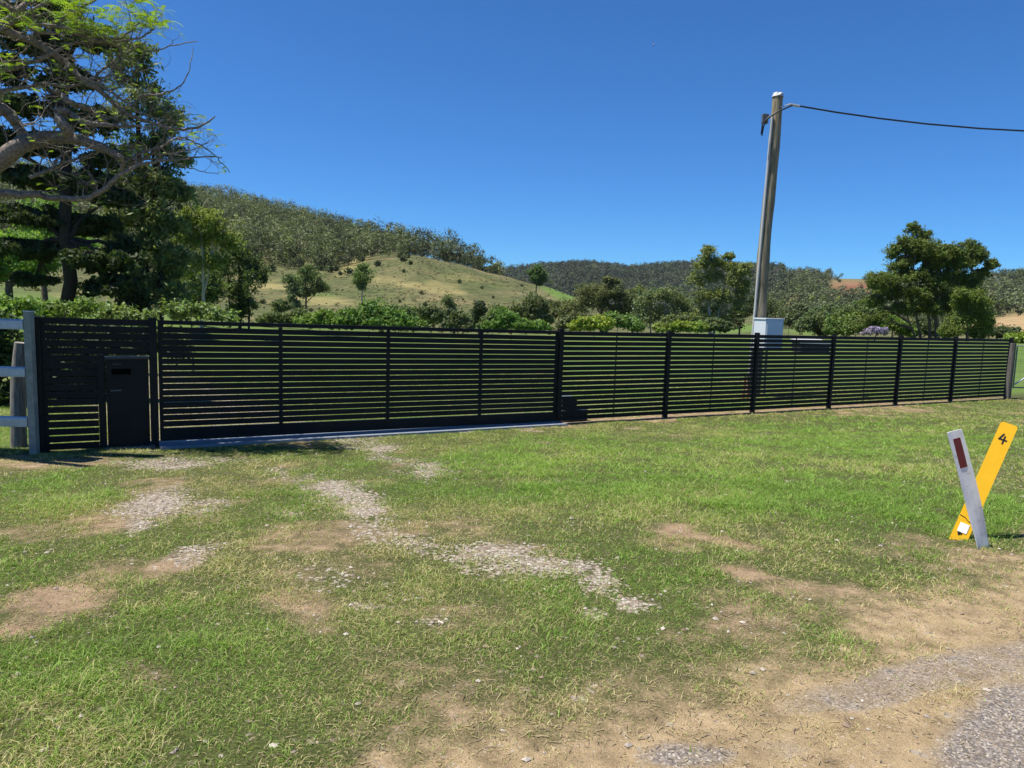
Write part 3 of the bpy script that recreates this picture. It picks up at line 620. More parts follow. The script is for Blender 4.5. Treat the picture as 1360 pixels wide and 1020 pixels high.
# ------------------------------------------------------------------ wire farm gate, far right
e = ground_at(1342, 531); DR = e[1]
Zr = lambda y: float(worldX(1350, y, DR)[2])
wp = thing('strainer_post', 'thick grey round timber post at the right end of the black fence', 'post', e)
mb = MB(); xx = worldX(1341, 500, DR)[0]; mb.tube([[xx+.03, DR+.05, e[2]-.2], [xx+.03, DR+.05, e[2]+.9], [xx+.04, DR+.05, Zr(456)]], [.088, .084, .078], 14, wob=.08); mb.build('shaft', bark_mat('strainer_timber', (.06, .055, .05), (.18, .165, .145), (14, 14, 1.2)), wp, smooth=True)
fg = thing('farm_gate', 'galvanised wire mesh farm gate right of the strainer post', 'gate', (xx+.2, DR+.05, gz(xx+.2, DR)))
gx0, gx1 = xx+.17, xx+3.6; zt_, zb_ = Zr(459), Zr(515)
for nm, z in (('top_rail', zt_), ('bottom_rail', zb_)):
    mb = MB(); mb.tube([[gx0, DR+.05, z], [gx1, DR+.4, z]], .021, 10); mb.build(nm, M_GALV2, fg)
for x in (gx0, gx1):
    mb = MB(); yy = DR+.05+.35*(x-gx0)/(gx1-gx0); mb.tube([[x, yy, zb_-.02], [x, yy, zt_+.02]], .021, 10); mb.build('stile', M_GALV2, fg)
mb = MB(); mb.tube([[gx0+.02, DR+.02, zb_+.10], [gx0+1.75, DR+.16, zt_+.02]], .022, 10); mb.build('brace', M_GALV, fg)
mb = MB()
for z in np.linspace(zb_, zt_, 9)[1:-1]: mb.tube([[gx0, DR+.06, z], [gx1, DR+.41, z]], .0022, 4, False)
for f in np.linspace(0, 1, 22)[1:-1]:
    x = gx0+(gx1-gx0)*f; mb.tube([[x, DR+.06+.35*f, zb_], [x, DR+.06+.35*f, zt_]], .0022, 4, False)
mb.build('mesh_wire', M_GALV, fg)

# ------------------------------------------------------------------ power pole, meter box, service cable
DP = 20.0
pt = worldX(1033, 129, DP); pm = worldX(1008, 425, DP); lean = (pt-pm)/(pt[2]-pm[2])
zb = gz(pm[0], DP); pbs = pm+lean*(zb-pm[2])
po = thing('power_pole', 'tall weathered timber power pole behind the black fence', 'power pole', pbs)
ts = np.linspace(0, 1, 30); path = pbs+(pt-pbs)*ts[:, None]; path[:, 0] += .025*np.sin(ts*9)*np.sin(ts*math.pi); path[0, 2] -= .5
mb = MB(); mb.tube(path, np.interp(ts, [0, 1], [.185, .14])+.006*np.sin(ts*31), 20, wob=.05); mb.build('shaft', M_POLE, po, smooth=True)
mb = MB(); tp = path[-1]; mb.tube([tp+[0, 0, .001], tp+[0, 0, .03], tp+[.01, 0, .10], tp+[.01, 0, .12]], [.15, .155, .13, .06], 12, wob=.25); mb.build('pole_cap', simple('pole_cap_grey', (.45, .45, .45), .6, .2), po)
cx_ = -.185
cp = [pbs+lean*h+np.array([cx_-.005+.045*min(1, h/8.2), -.02-.1, 0]) for h in np.linspace(.2, 7.6, 14)]
mb = MB(); mb.tube(cp, .036, 10); mb.build('conduit', M_CONDUIT, po, smooth=True)
br = worldX(1016, 158, DP-.05)
mb = MB(); mb.box(br[0]-.09, br[0]+.07, DP-.14, DP-.02, br[2]-.13, br[2]+.12); mb.box(br[0]+.07, br[0]+.26, DP-.10, DP-.06, br[2]+.01, br[2]+.09)
bevel(mb.build('bracket', simple('bracket_grey', (.10, .105, .11), .5, .2), po), .01)
mb = MB(); w1 = worldX(1011, 178, DP-.2); w2 = worldX(1052, 140, DP-.15)
mb.tube([w1, worldX(1013, 163, DP-.22), worldX(1022, 155, DP-.25), worldX(1038, 146, DP-.27), w2], .022, 8); mb.tube([w1+[.02, 0, -.05], w1+[.05, 0, .2], w1+[.12, 0, .33]], .018, 6)
mb.build('drop_cable', M_CABLE, po, smooth=True)
mb = MB(); q = worldX(1037, 142, DP-.12); mb.tube([q, worldX(1050, 138, DP-.13)], .014, 6); mb.tube([worldX(1048, 138.5, DP-.13), worldX(1062, 141, DP-.13)], .035, 8); mb.build('clamp', M_GALV, po)
A = worldX(1060, 140.5, DP-.13); cps = []
for x, y, D in ((1060, 140.5, 19.87), (1110, 149, 19.9), (1170, 157.5, 20), (1230, 164.5, 20.1), (1300, 170.5, 20.2), (1360, 173.8, 20.3), (1450, 174, 20.5), (1600, 165, 21), (1800, 140, 22)): cps.append(worldX(x, y, D))
mb = MB(); mb.tube(cps, .023, 8); tag(mb.build('service_cable', M_CABLE, smooth=True), 'black overhead service cable sagging right from the pole top', 'cable')
# meter box: left narrow face white and sunlit, wide face shaded
DM = 19.5
mx0 = worldX(1003, 430, DM)[0]; mxm = worldX(1018, 430, DM-.2)[0]; mx1 = worldX(1041, 430, DM)[0]
zt_ = worldX(1020, 422.5, DM)[2]; zb_ = worldX(1020, 466, DM)[2]
mbx = thing('meter_box', 'white steel meter box mounted low on the timber power pole', 'meter box', ((mx0+mx1)/2, DM, zb_))
A0 = np.array([mx0, DM+.10]); B0 = np.array([mxm, DM-.16]); C0 = np.array([mx1, DM+.02]); D0 = A0+C0-B0
mb = MB(); mb.hexa([[*A0, zb_], [*B0, zb_], [*C0, zb_], [*D0, zb_], [*A0, zt_-.04], [*B0, zt_-.04], [*C0, zt_-.04], [*D0, zt_-.04]]); bevel(mb.build('cabinet', M_WHITEBOX, mbx), .008)
ce = (A0+B0+C0+D0)/4; ex = lambda p, k: ce+(p-ce)*k
mb = MB(); mb.hexa([[*ex(p, 1.07), zt_-.039] for p in (A0, B0, C0, D0)]+[[*ex(p, 1.07), zt_] for p in (A0, B0, C0, D0)]); bevel(mb.build('hood', M_WHITEBOX, mbx), .006)
mb = MB(); dv = (C0-B0); nv = np.array([dv[1], -dv[0]]); nv /= np.linalg.norm(nv)
pA, pB = B0+dv*.06+nv*.004, B0+dv*.94+nv*.004; mb.hexa([[*pA, zb_+.05], [*pB, zb_+.05], [*(pB+nv*.012), zb_+.05], [*(pA+nv*.012), zb_+.05], [*pA, zt_-.09], [*pB, zt_-.09], [*(pB+nv*.012), zt_-.09], [*(pA+nv*.012), zt_-.09]])
bevel(mb.build('door', M_WHITEBOX, mbx), .003)
# its short rail legs down to the ground
mb = MB()
for c in (A0*.8+D0*.2, A0*.2+D0*.8): mb.box(c[0]-.025, c[0]+.025, c[1]-.08, c[1]-.03, gz(c[0], c[1])-.1, zb_-.002)
mb.build('leg', M_GALV2, mbx)

# ------------------------------------------------------------------ the two leaning roadside posts
g = ground_at(1304, 728); DG = g[1]; zg = g[2]
t1_ = worldX(1266, 572, DG+.02)
gp = thing('guide_post', 'grey white plastic guide post twisted at its foot with dark red reflector', 'guide post', g)
n = 120; mb = MB(); V = []; hw = .054
for k in range(n+1):
    f = k/n; c = g+(t1_-g)*f; c = c+np.array([0.010*math.sin(f*math.pi)*1.0, 0, 0]) + (np.array([0, 0, -.06]) if k == 0 else 0)
    tw = math.radians(24)*(1-ss(0.02, .42, np.array(f)))
    wx, wy = math.cos(tw), math.sin(tw)
    w = hw*(1.0+.16*(1-float(ss(0.0, .42, np.array(f)))))
    ax = (t1_-g)/np.linalg.norm(t1_-g); wv = np.array([wx, wy, 0]); wv -= ax*(wv@ax)*.95; wv /= np.linalg.norm(wv); nv = np.cross(wv, ax)
    for a, b in ((-1, .010), (-.35, .0), (.35, .0), (1, .010), (1, .015), (.35, .005), (-.35, .005), (-1, .015)):
        V.append(c+wv*w*a+nv*b)
F = [[k*8+i, k*8+(i+1) % 8, k*8+8+(i+1) % 8, k*8+8+i] for k in range(n) for i in range(8)]
mb.add(V, F); mb.add(V[-8:], [[0, 1, 6, 7], [1, 2, 5, 6], [2, 3, 4, 5]]); blade = mb.build('blade', M_POSTGREY, gp, smooth=False)
ax = (t1_-g)/np.linalg.norm(t1_-g); wv = np.array([1, 0, 0])-ax*ax[0]; wv /= np.linalg.norm(wv); fn = np.cross(wv, ax)
if fn[1] > 0: fn = -fn
L = np.linalg.norm(t1_-g)
def plate(c, wv, ax, w0, w1, h0, h1, fn, d0, d1): return [c+wv*w+ax*h+fn*d for d in (d1, d0) for w, h in ((w0, h0), (w1, h0), (w1, h1), (w0, h1))]
cm = g+np.array([.0, 0, 0])
mb = MB(); mb.hexa(plate(g+np.array([.008, 0, 0]), wv, ax, -.027, .027, L-.275, L-.055, fn, .004, .008)); bevel(mb.build('reflector', M_RED, gp), .001)
# yellow blade
yb = worldX(1273, 716, DG+.20); yt = worldX(1341, 563, DG+.30); yg = gz(yb[0], yb[1])
yp = thing('marker_post', 'bright yellow leaning marker post with a number 4 behind the twisted guide post', 'marker post', (yb[0], yb[1], yg))
ax = (yt-yb)/np.linalg.norm(yt-yb); L = np.linalg.norm(yt-yb); wv = np.array([1, -.45, 0]); wv -= ax*(wv@ax); wv /= np.linalg.norm(wv); fn = np.cross(wv, ax)
if fn[1] > 0: fn = -fn
fn = fn/np.linalg.norm(fn); hw = .056
mb = MB(); ol = [(-hw, -.10), (hw, -.10), (hw, L-.012), (hw-.012, L), (-hw+.012, L), (-hw, L-.012)]
V = [yb+wv*a+ax*b+fn*.005 for a, b in ol]+[yb+wv*a+ax*b-fn*.005 for a, b in ol]
mb.add(V, [[i, (i+1) % 6, 6+(i+1) % 6, 6+i] for i in range(6)]); mb.add(V[:6], [[0, 1, 2, 5], [2, 3, 4, 5]]); mb.add(V[6:], [[0, 5, 2, 1], [5, 4, 3, 2]])
mb.build('blade', M_YELLOW, yp)
mb = MB(); mb.hexa(plate(yb, wv, ax, -.032, .030, .055, .125, fn, .006, .009)); mb.build('reflector', M_REFL, yp)
mb = MB(); k_ = L-.145
def stroke(mb, p, q, w=.0055):
    p, q = np.array(p), np.array(q); d = q-p; d = d/np.linalg.norm(d); e_ = np.array([-d[1], d[0]])*w; p = p-d*w; q = q+d*w
    c2 = [p-e_, q-e_, q+e_, p+e_]; mb.hexa([yb+wv*a+ax*b+fn*.0055 for a, b in c2]+[yb+wv*a+ax*b+fn*.0075 for a, b in c2])
for p, q in (((-.008, k_+.055), (-.024, k_+.014)), ((-.024, k_+.014), (.022, k_+.014)), ((.006, k_+.04), (.006, k_-.012))): stroke(mb, p, q)
mb.build('number', M_INK, yp)
mb = MB(); 
for p, q in (((-.018, .045), (.0, .043)), ((-.012, .035), (-.012, .042))): stroke(mb, p, q, .006)
mb.build('printed_mark', M_INK, yp)
mb = MB(); ln = [yb+wv*a+ax*b+fn*.007 for a, b in ((-.055, .175), (-.02, .17), (.01, .15), (.03, .145), (.055, .15))]; mb.tube(ln, .0022, 5); mb.build('wire_tie', M_INK, yp)

# ------------------------------------------------------------------ foliage
def leaves(mb, C, n_per, spread, size, color, flat=.7, aspect=1.6, droop=0.0, up=.4, jit=.28, sm=.8):
    C = np.asarray(C); k = len(C); n = k*n_per
    d = RNG.normal(size=(n, 3)); d /= np.linalg.norm(d, axis=1)[:, None]; rr = RNG.random(n)**.5
    sp_ = np.repeat(np.broadcast_to(spread, (k,)), n_per)
    p = np.repeat(C, n_per, 0)+d*(rr*sp_)[:, None]*np.array([1, 1, flat])
    nrm = RNG.normal(size=(n, 3))*sm+d*(1.3-.75*sm)+np.array([0, 0, up]); nrm /= np.linalg.norm(nrm, axis=1)[:, None]
    tdir = RNG.normal(size=(n, 3))+np.array([0, 0, -droop]); tdir -= nrm*(tdir*nrm).sum(1)[:, None]; tdir /= np.linalg.norm(tdir, axis=1)[:, None]+1e-6
    sd = np.cross(nrm, tdir); s = size*(.6+.8*RNG.random(n))[:, None]
    a = p-tdir*s*aspect*.5; b = p+tdir*s*aspect*.5
    V = np.stack([a, p+sd*s*.5, b, p-sd*s*.5], 1).reshape(-1, 3)
    cc = np.repeat(color if color.ndim == 2 else np.broadcast_to(color, (k, 3)), n_per, 0)*(1+jit*(RNG.random((n, 1))*2-1))
    mb.v.append(V); mb.c.append(np.repeat(cc, 4, 0)); mb.f.append(np.arange(n*4).reshape(-1, 4)+mb.n); mb.n += n*4
def blob_clumps(c, r, n, shell=.55):
    d = RNG.normal(size=(n, 3)); d /= np.linalg.norm(d, axis=1)[:, None]
    return c+d*(shell+(1-shell)*RNG.random((n, 1)))*np.asarray(r)
def pal(base, k, v=.22, hue=.10):
    base = np.asarray(base, float); q = (1+v*(RNG.random((k, 1))*2-1)); h = hue*(RNG.random((k, 1))*2-1)
    return base*q*np.hstack([1+h, np.ones((k, 1)), 1-h])
def limb(mb, p, q, r0, r1, n=7, wig=.06, k=6):
    p, q = np.asarray(p, float), np.asarray(q, float); L = np.linalg.norm(q-p); t = np.linspace(0, 1, n)
    P = p+(q-p)*t[:, None]; off = np.cumsum(RNG.normal(size=(n, 3)), 0)*wig*L/n**.5*.6; off -= off[0]; off -= off[-1]*t[:, None]; P = P+off
    P[:, 2] += np.sin(t*math.pi)*L*.05
    mb.tube(P, r0+(r1-r0)*t, k, False); return P
def tree(name, label, cat, bx, D, blobs, color, leaf=.14, dens=1.0, npl=22, trunks=None, bark=None, group=None, base_y=None, droop=0., flat=.85, aspect=1.7, tr=.18, depth=.9, v=.26, clump=.30, mat=None, up=.15, limbs=True, twigs=True, hue=.1, shell=.25, grow=1.28):
    """blobs: (px, py, rpx, rpy) of the crown as seen in the photo at distance D"""
    b = worldX(bx, 400, D); z0 = gz(b[0], D); root = thing(name, label, cat, (b[0], D, z0), group)
    mb = MB(); sc = D/FPX; info = []
    for bl in blobs:
        px, py, rx, ry = bl[:4]; dy = bl[4] if len(bl) > 4 else RNG.uniform(-.5, .5)*rx*sc
        c = worldX(px, py, D+dy); r = np.array([rx*sc, max(rx, ry)*sc*depth, ry*sc])*grow; c[2] = max(c[2], z0+.1+.3*r[2]); info.append((c, r))
        cr = max(.12, clump*min(r)*.8); n = max(6, int(dens*4.6*(r[0]*r[1]*r[2])**(2/3)/cr**2))
        m_ = 6; sc_ = blob_clumps(c, r*.72, m_, .5); C = np.vstack([blob_clumps(q, r*RNG.uniform(.35, .72), n//m_+1, shell) for q in sc_]+[blob_clumps(c, r*.95, n//3, .1)]); n = len(C)
        C[:, 2] = np.maximum(C[:, 2], gz(c[0], D)+.1)
        npl_ = int(npl*1.0); leaves(mb, C, npl_, cr*(.9+2.0*RNG.random(n)**2), leaf*.82, pal(np.asarray(color)*FB, n, v, hue), flat, aspect, droop, up, .22, .6)
    mb.build('crown', mat or M_LEAF, root, tint=True)
    if trunks is not None:
        mb = MB(); tops = []
        for (x0, x1, y1, rp) in trunks:
            p0 = worldX(x0, 400, D); p0[2] = gz(p0[0], D)-.15; p1 = worldX(x1, y1, D+RNG.uniform(-.3, .3)); r = rp*sc
            tops.append(limb(mb, p0, p1, r, r*.4, 9, .05, 8))
        if limbs:
            for c, r in info:
                T = tops[int(np.argmin([np.linalg.norm(T_[-1][:2]-c[:2]) for T_ in tops]))]
                hs_ = T[:, 2]; j = int(np.clip(np.searchsorted(hs_, c[2]-.9*np.linalg.norm(T[-1][:2]-c[:2])-.5*r[2]), 2, len(T)-1)); rr = trunks[0][3]*sc
                L_ = limb(mb, T[j], c, rr*.42, rr*.12, 7, .12, 5)
                if twigs:
                    for _ in range(4): limb(mb, L_[RNG.integers(3, 6)], c+RNG.normal(size=3)*r*.55, rr*.14, rr*.05, 5, .15, 4)
        mb.build('trunk', bark or M_BARK, root, smooth=True)
    return root
FB = 2.0
DK = (.020, .032, .012); GUM = (.070, .088, .036); OLIVE = (.085, .105, .030); BRIGHT = (.12, .20, .022); MIDG = (.055, .095, .020); YEL = (.19, .24, .025)

# -- tall dark trees on the left
tree('conifer_tree', 'tall dark conifer with drooping tiers and a black trunk at far left', 'tree', 84, 40,
     [(40, 285, 46, 14), (110, 300, 48, 15), (20, 330, 40, 12), (60, 335, 46, 13), (135, 345, 48, 16), (45, 372, 28, 8), (150, 385, 42, 18), (175, 400, 24, 14), (40, 235, 40, 14), (100, 240, 44, 16),
      (150, 260, 34, 14), (60, 190, 40, 20), (115, 160, 38, 20), (40, 140, 38, 18), (90, 100, 38, 22), (50, 60, 40, 20), (110, 50, 34, 20), (10, 90, 34, 20), (70, 10, 40, 22), (5, 190, 34, 18), (140, 210, 30, 16), (15, 30, 36, 20), (165, 330, 24, 14)],
     (.021, .032, .011), .16, .78, 22, trunks=[(84, 78, -10, 9)], bark=M_DARKBARK, droop=.7, aspect=3.0, flat=.45, depth=.8, v=.3, clump=.34, grow=1.02)
tree('she_oak_tree', 'feathery grey green she-oak tree right of the dark conifer', 'tree', 196, 46,
     [(165, 95, 26, 26), (190, 80, 18, 22), (200, 130, 28, 22), (165, 150, 28, 24), (225, 160, 20, 18), (185, 190, 36, 20), (232, 205, 18, 18), (165, 235, 36, 22), (215, 240, 34, 20), (240, 262, 20, 16), (190, 280, 38, 20), (150, 300, 26, 18),
      (225, 300, 26, 20), (200, 330, 36, 22), (235, 345, 24, 20), (190, 370, 34, 18), (215, 395, 30, 16), (160, 60, 16, 14), (228, 380, 22, 18)],
     (.085, .105, .040), .13, .46, 22, trunks=[(186, 184, 90, 5), (212, 205, 240, 3.5), (196, 200, 300, 3)], bark=M_DARKBARK, droop=.9, aspect=3.4, flat=.7, v=.3, clump=.34, grow=1.2)
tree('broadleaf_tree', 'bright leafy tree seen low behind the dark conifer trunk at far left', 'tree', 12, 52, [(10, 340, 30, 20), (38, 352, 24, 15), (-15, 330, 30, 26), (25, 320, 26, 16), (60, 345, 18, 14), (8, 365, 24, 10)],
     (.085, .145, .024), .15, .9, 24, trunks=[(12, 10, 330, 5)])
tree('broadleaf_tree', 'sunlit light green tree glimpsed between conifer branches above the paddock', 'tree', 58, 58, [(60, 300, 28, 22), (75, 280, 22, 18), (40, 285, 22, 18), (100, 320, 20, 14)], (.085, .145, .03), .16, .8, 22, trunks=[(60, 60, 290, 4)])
tree('gum_tree', 'yellow topped gum with a thin pale trunk left of the grassy hill', 'tree', 266, 56,
     [(262, 285, 18, 12), (285, 297, 20, 14), (245, 300, 16, 14), (300, 318, 18, 14), (262, 320, 24, 14), (240, 345, 20, 16), (280, 345, 20, 14)],
     (.100, .122, .028), .14, .62, 22, trunks=[(266, 267, 300, 2.6), (266, 280, 340, 1.6)], bark=M_PALE, v=.25)
tree('gum_tree', 'mid green bushy gum with lacy edges left of the grassy hill beside the pale trunk', 'tree', 250, 62,
     [(235, 365, 24, 20), (262, 370, 22, 18), (245, 395, 24, 14), (285, 385, 18, 16), (275, 360, 16, 10)],
     (.06, .085, .026), .15, .8, 20, trunks=[(240, 240, 360, 2.5), (262, 262, 370, 2)])
tree('gum_tree', 'dark leafy gum nearest the left end of the grassy slope', 'tree', 318, 66,
     [(318, 335, 18, 14), (335, 350, 16, 14), (300, 355, 18, 16), (325, 372, 20, 16), (343, 362, 12, 11), (305, 390, 18, 18), (328, 402, 16, 14), (316, 415, 12, 10)],
     (.042, .062, .020), .15, .72, 20, trunks=[(318, 318, 340, 2.4), (330, 331, 370, 1.6), (305, 303, 365, 1.6)], bark=M_DARKBARK)
# -- trees standing on the grassy slope
for (nm, lb, bx, D, bl, c, tk) in (
  ('gum_tree', 'round crowned tree with dark lower right side halfway up the left grassy slope', 406, 120, [(392, 374, 11, 8), (408, 366, 14, 9), (421, 376, 12, 8), (404, 386, 15, 7), (426, 383, 8, 6), (408, 358, 9, 5)], (.05, .075, .022), [(406, 406, 370, 1.6)]),
  ('gum_tree', 'slim grey green sapling just left of the round crowned tree on the slope', 387, 118, [(384, 372, 6, 6), (388, 382, 7, 8), (386, 396, 6, 8), (392, 404, 6, 6), (396, 388, 5, 6)], (.06, .085, .035), [(387, 387, 375, 1.1)]),
  ('gum_tree', 'small dark stemmed sapling rising over the fence below the slope trees', 373, 96, [(370, 402, 8, 6), (380, 406, 8, 5), (372, 412, 6, 4)], (.06, .08, .03), [(372, 374, 405, 1.2)]),
  ('gum_tree', 'narrow tree with a bare pale stem in the middle of the grassy slope', 481, 140, [(478, 360, 9, 7), (486, 366, 9, 8), (475, 370, 7, 6), (482, 378, 8, 5), (482, 354, 6, 4)], (.065, .10, .028), [(481, 481, 370, 1.3)]),
  ('gum_tree', 'solitary round crowned tree on the descending crest below the far hill', 713, 190, [(709, 362, 7, 5), (716, 359, 8, 6), (721, 367, 8, 5), (711, 370, 8, 5), (715, 374, 7, 3)], (.045, .078, .022), [(712, 713, 366, 1.1)]),
  ('gum_tree', 'thin grey sapling against the grass left of the dark conical tree', 597, 110, [(594, 400, 6, 7), (600, 408, 6, 8), (596, 418, 8, 8), (604, 420, 6, 7)], (.07, .09, .036), [(597, 597, 400, 1.0)])):
    tree(nm, lb, 'tree', bx, D, bl, np.array(c), .13*D/100+.05, .62, 22, trunks=tk, bark=M_PALE if 'pale' in lb else M_BARK, group=None, clump=.42, grow=1.35)
tree('conifer_tree', 'small dark conical tree above the fence in front of the grassy hill', 'tree', 637, 92, [(637, 404, 5, 6), (637, 412, 8, 8), (637, 422, 10, 9), (638, 432, 10, 8)], (.028, .042, .018), .15, 1.2, 20, trunks=[(637, 637, 405, 1.2)], aspect=2.2, clump=.4)

# -- shrubs behind the fence, left to right
SH = [
 ('bright green leafy shrub above the grey rail fence at far left', 12, 17, [(10, 412, 20, 13), (35, 405, 14, 8), (-15, 405, 22, 14)], (.085, .135, .026)),
 ('light green shrub under the dark conifer behind the left slat bay', 85, 19, [(70, 410, 18, 8), (95, 412, 16, 8), (115, 405, 12, 8), (60, 418, 16, 8)], (.080, .120, .028)),
 ('pale olive shrub between the conifer trunk and the round clipped shrub', 150, 20, [(135, 415, 16, 10), (160, 417, 16, 9), (178, 420, 13, 7), (195, 422, 10, 6)], (.085, .115, .036)),
 ('rounded sage green shrub behind the gate post left of the gate', 255, 21, [(235, 414, 18, 8), (258, 410, 20, 9), (282, 415, 18, 8), (300, 420, 12, 6)], (.085, .12, .038)),
 ('low bright shrub topping the gate where the slope begins', 425, 60, [(412, 427, 16, 8), (430, 422, 14, 8), (446, 429, 12, 6)], (.080, .125, .024)),
 ('large fresh green shrub above the middle of the gate', 490, 62, [(468, 420, 18, 10), (490, 414, 22, 13), (512, 418, 16, 11), (455, 430, 14, 7), (530, 428, 16, 8), (500, 430, 22, 8)], (.060, .105, .022)),
 ('tangled olive scrub at the foot of the slope left of the low bright shrub', 385, 78, [(362, 420, 12, 7), (385, 424, 14, 6), (402, 418, 10, 6), (350, 428, 12, 6)], (.065, .085, .03)),
 ('olive thicket behind the large fresh green shrub spreading toward the slope', 530, 88, [(520, 412, 14, 8), (545, 418, 14, 8), (570, 424, 16, 7), (530, 424, 16, 8)], (.062, .085, .03)),
 ('low mixed scrub between the dark conical tree and the vivid green shrub', 655, 84, [(650, 424, 10, 8), (662, 416, 10, 9), (645, 432, 10, 6)], (.066, .088, .032)),
 ('small bright shrub right of the large fresh green one', 550, 66, [(545, 428, 14, 7), (560, 432, 10, 5)], (.07, .11, .026)),
 ('grey leaved shrub left of the dark conical tree', 615, 80, [(610, 425, 11, 9), (600, 432, 10, 7), (622, 432, 8, 7), (580, 418, 10, 7), (565, 415, 10, 6)], (.062, .078, .034)),
 ('broad grey green scrub over the gate end right of the dark conical tree', 700, 85, [(690, 412, 16, 11), (706, 402, 16, 11), (718, 414, 12, 12), (672, 422, 14, 9), (700, 424, 18, 10), (722, 428, 10, 8)], (.066, .078, .034)),
 ('vivid green shrub at the foot of the grey green scrub beside the gate post', 680, 58, [(668, 426, 16, 10), (690, 432, 18, 6), (712, 433, 14, 5), (655, 432, 12, 6)], (.065, .11, .024)),
 ('yellow green shrub just right of the tall gate post', 790, 60, [(780, 430, 14, 7), (800, 428, 12, 8), (765, 434, 10, 5)], (.125, .155, .024)),
 ('fresh green shrub between the yellow green shrub and the grey gum thicket', 822, 62, [(815, 424, 12, 10), (832, 428, 12, 8), (845, 434, 10, 6)], (.06, .10, .024)),
 ('small yellow green shrub below the grey gum thicket', 880, 62, [(876, 436, 7, 4), (905, 434, 16, 5), (925, 434, 14, 5)], (.10, .135, .026)),
 ('olive shrub right of the white meter box', 1120, 75, [(1118, 432, 16, 8), (1138, 430, 16, 10), (1105, 436, 10, 6), (1150, 436, 12, 7)], (.075, .105, .028)),
 ('grey green thicket between the power pole and the olive shrub', 1085, 100, [(1085, 425, 18, 12), (1105, 420, 16, 12), (1070, 432, 12, 8), (1095, 436, 20, 8)], (.058, .080, .034)),
 ('dark round bush below the tan field at far right', 1333, 90, [(1325, 442, 12, 6), (1338, 440, 12, 6), (1345, 445, 8, 5)], (.05, .065, .028)),
 ('grey gum thicket low on the slope left of the solitary crest tree', 742, 120, [(735, 408, 12, 8), (750, 414, 12, 8), (728, 418, 12, 7)], (.066, .078, .032)),
 ('low olive scrub between the grey gum thicket and the tallest gum', 905, 84, [(890, 430, 14, 8), (908, 428, 14, 9), (922, 433, 12, 7)], (.068, .085, .03)),
 ('grey green scrub under the tallest gum\'s pale trunk', 945, 86, [(938, 434, 12, 5), (950, 431, 12, 7), (965, 434, 10, 5)], (.06, .08, .032)),
 ('dusky scrub filling the gap below the domed grey gum', 770, 96, [(750, 430, 10, 6), (765, 426, 14, 9), (782, 428, 12, 8), (800, 430, 12, 6)], (.062, .072, .03)),
 ('green thicket behind the pale jacaranda and left of the big tree', 1140, 92, [(1120, 418, 14, 10), (1140, 415, 14, 12), (1155, 425, 14, 12), (1130, 432, 14, 8), (1170, 430, 14, 9)], (.062, .086, .028)),
 ('grey scrub directly right of the power pole above the meter box', 1050, 115, [(1046, 418, 12, 10), (1058, 424, 12, 9), (1062, 412, 10, 8)], (.058, .072, .034)),
 ('dark scrub showing between the big tree\'s trunks', 1225, 95, [(1205, 438, 14, 8), (1225, 434, 16, 10), (1245, 438, 14, 8)], (.045, .06, .022)),
 ('bright yellow green bush at the right edge above the farm gate', 1356, 50, [(1355, 454, 14, 8), (1372, 452, 14, 10)], (.10, .14, .022)),
]
for lb, bx, D, bl, c in SH:
    tree('shrub', lb, 'shrub', bx, D, bl, np.array(c), .05+.0016*D+.02*(D > 40), .9, 18, trunks=[(bx, bx, bl[0][1], .5*min(3, 60/D))], limbs=D < 30, twigs=False, clump=.33)
tree('jacaranda_tree', 'small lilac flowering tree behind the fence at the big tree\'s left foot', 'tree', 1165, 58, [(1163, 438, 8, 4), (1175, 439, 7, 3), (1152, 441, 7, 3)], (.16, .135, .22), .13, .7, 16, trunks=[(1165, 1165, 438, 1)], limbs=False)
# -- gums right of centre
tree('gum_tree', 'wide grey gum with a domed crown right of the far crest', 'tree', 803, 105,
     [(780, 393, 18, 12), (800, 383, 20, 11), (822, 390, 18, 12), (838, 398, 12, 10), (765, 410, 18, 12), (800, 405, 20, 12), (825, 412, 18, 10), (755, 424, 12, 8), (812, 373, 9, 5)],
     (.070, .078, .032), .20, .66, 18, trunks=[(800, 800, 392, 2), (806, 818, 398, 1.5)], bark=M_BARK)
tree('gum_tree', 'pale grey leaved gum thicket with a bleached trunk left of the tallest gum', 'tree', 880, 98,
     [(858, 402, 16, 13), (880, 392, 20, 10), (900, 400, 16, 13), (870, 418, 18, 13), (895, 424, 18, 12), (850, 424, 12, 13), (915, 412, 12, 14)],
     (.080, .102, .044), .19, .66, 18, trunks=[(882, 884, 400, 1.6), (866, 862, 410, 1.1)], bark=M_PALE)
tree('gum_tree', 'tallest gum with ragged open crown left of the power pole', 'tree', 948, 92,
     [(938, 334, 12, 8), (930, 350, 13, 9), (946, 346, 10, 9), (962, 352, 14, 8), (968, 340, 6, 4), (925, 370, 11, 12), (943, 370, 15, 12), (970, 368, 18, 11), (985, 358, 12, 7), (988, 378, 12, 9), (935, 392, 15, 11), (962, 392, 18, 12), (985, 395, 12, 10), (945, 412, 16, 10), (930, 425, 14, 9), (960, 425, 12, 9), (978, 412, 12, 8)],
     (.095, .112, .036), .16, .55, 18, trunks=[(947, 935, 350, 2.6), (949, 968, 362, 1.8)], bark=M_PALE, v=.28)
tree('gum_tree', 'olive gum standing between the domed grey gum and the pale grey leaved thicket', 'tree', 842, 120,
     [(838, 392, 12, 8), (850, 402, 12, 9), (835, 410, 12, 9), (848, 384, 8, 5)], (.085, .10, .034), .18, .6, 18, trunks=[(842, 842, 395, 1.4)])
tree('gum_tree', 'grey green gum close behind the power pole on its right', 'tree', 1024, 125,
     [(1022, 402, 12, 8), (1034, 412, 12, 9), (1020, 420, 10, 8)], (.070, .085, .036), .18, .6, 18, trunks=[(1024, 1024, 405, 1.3)])
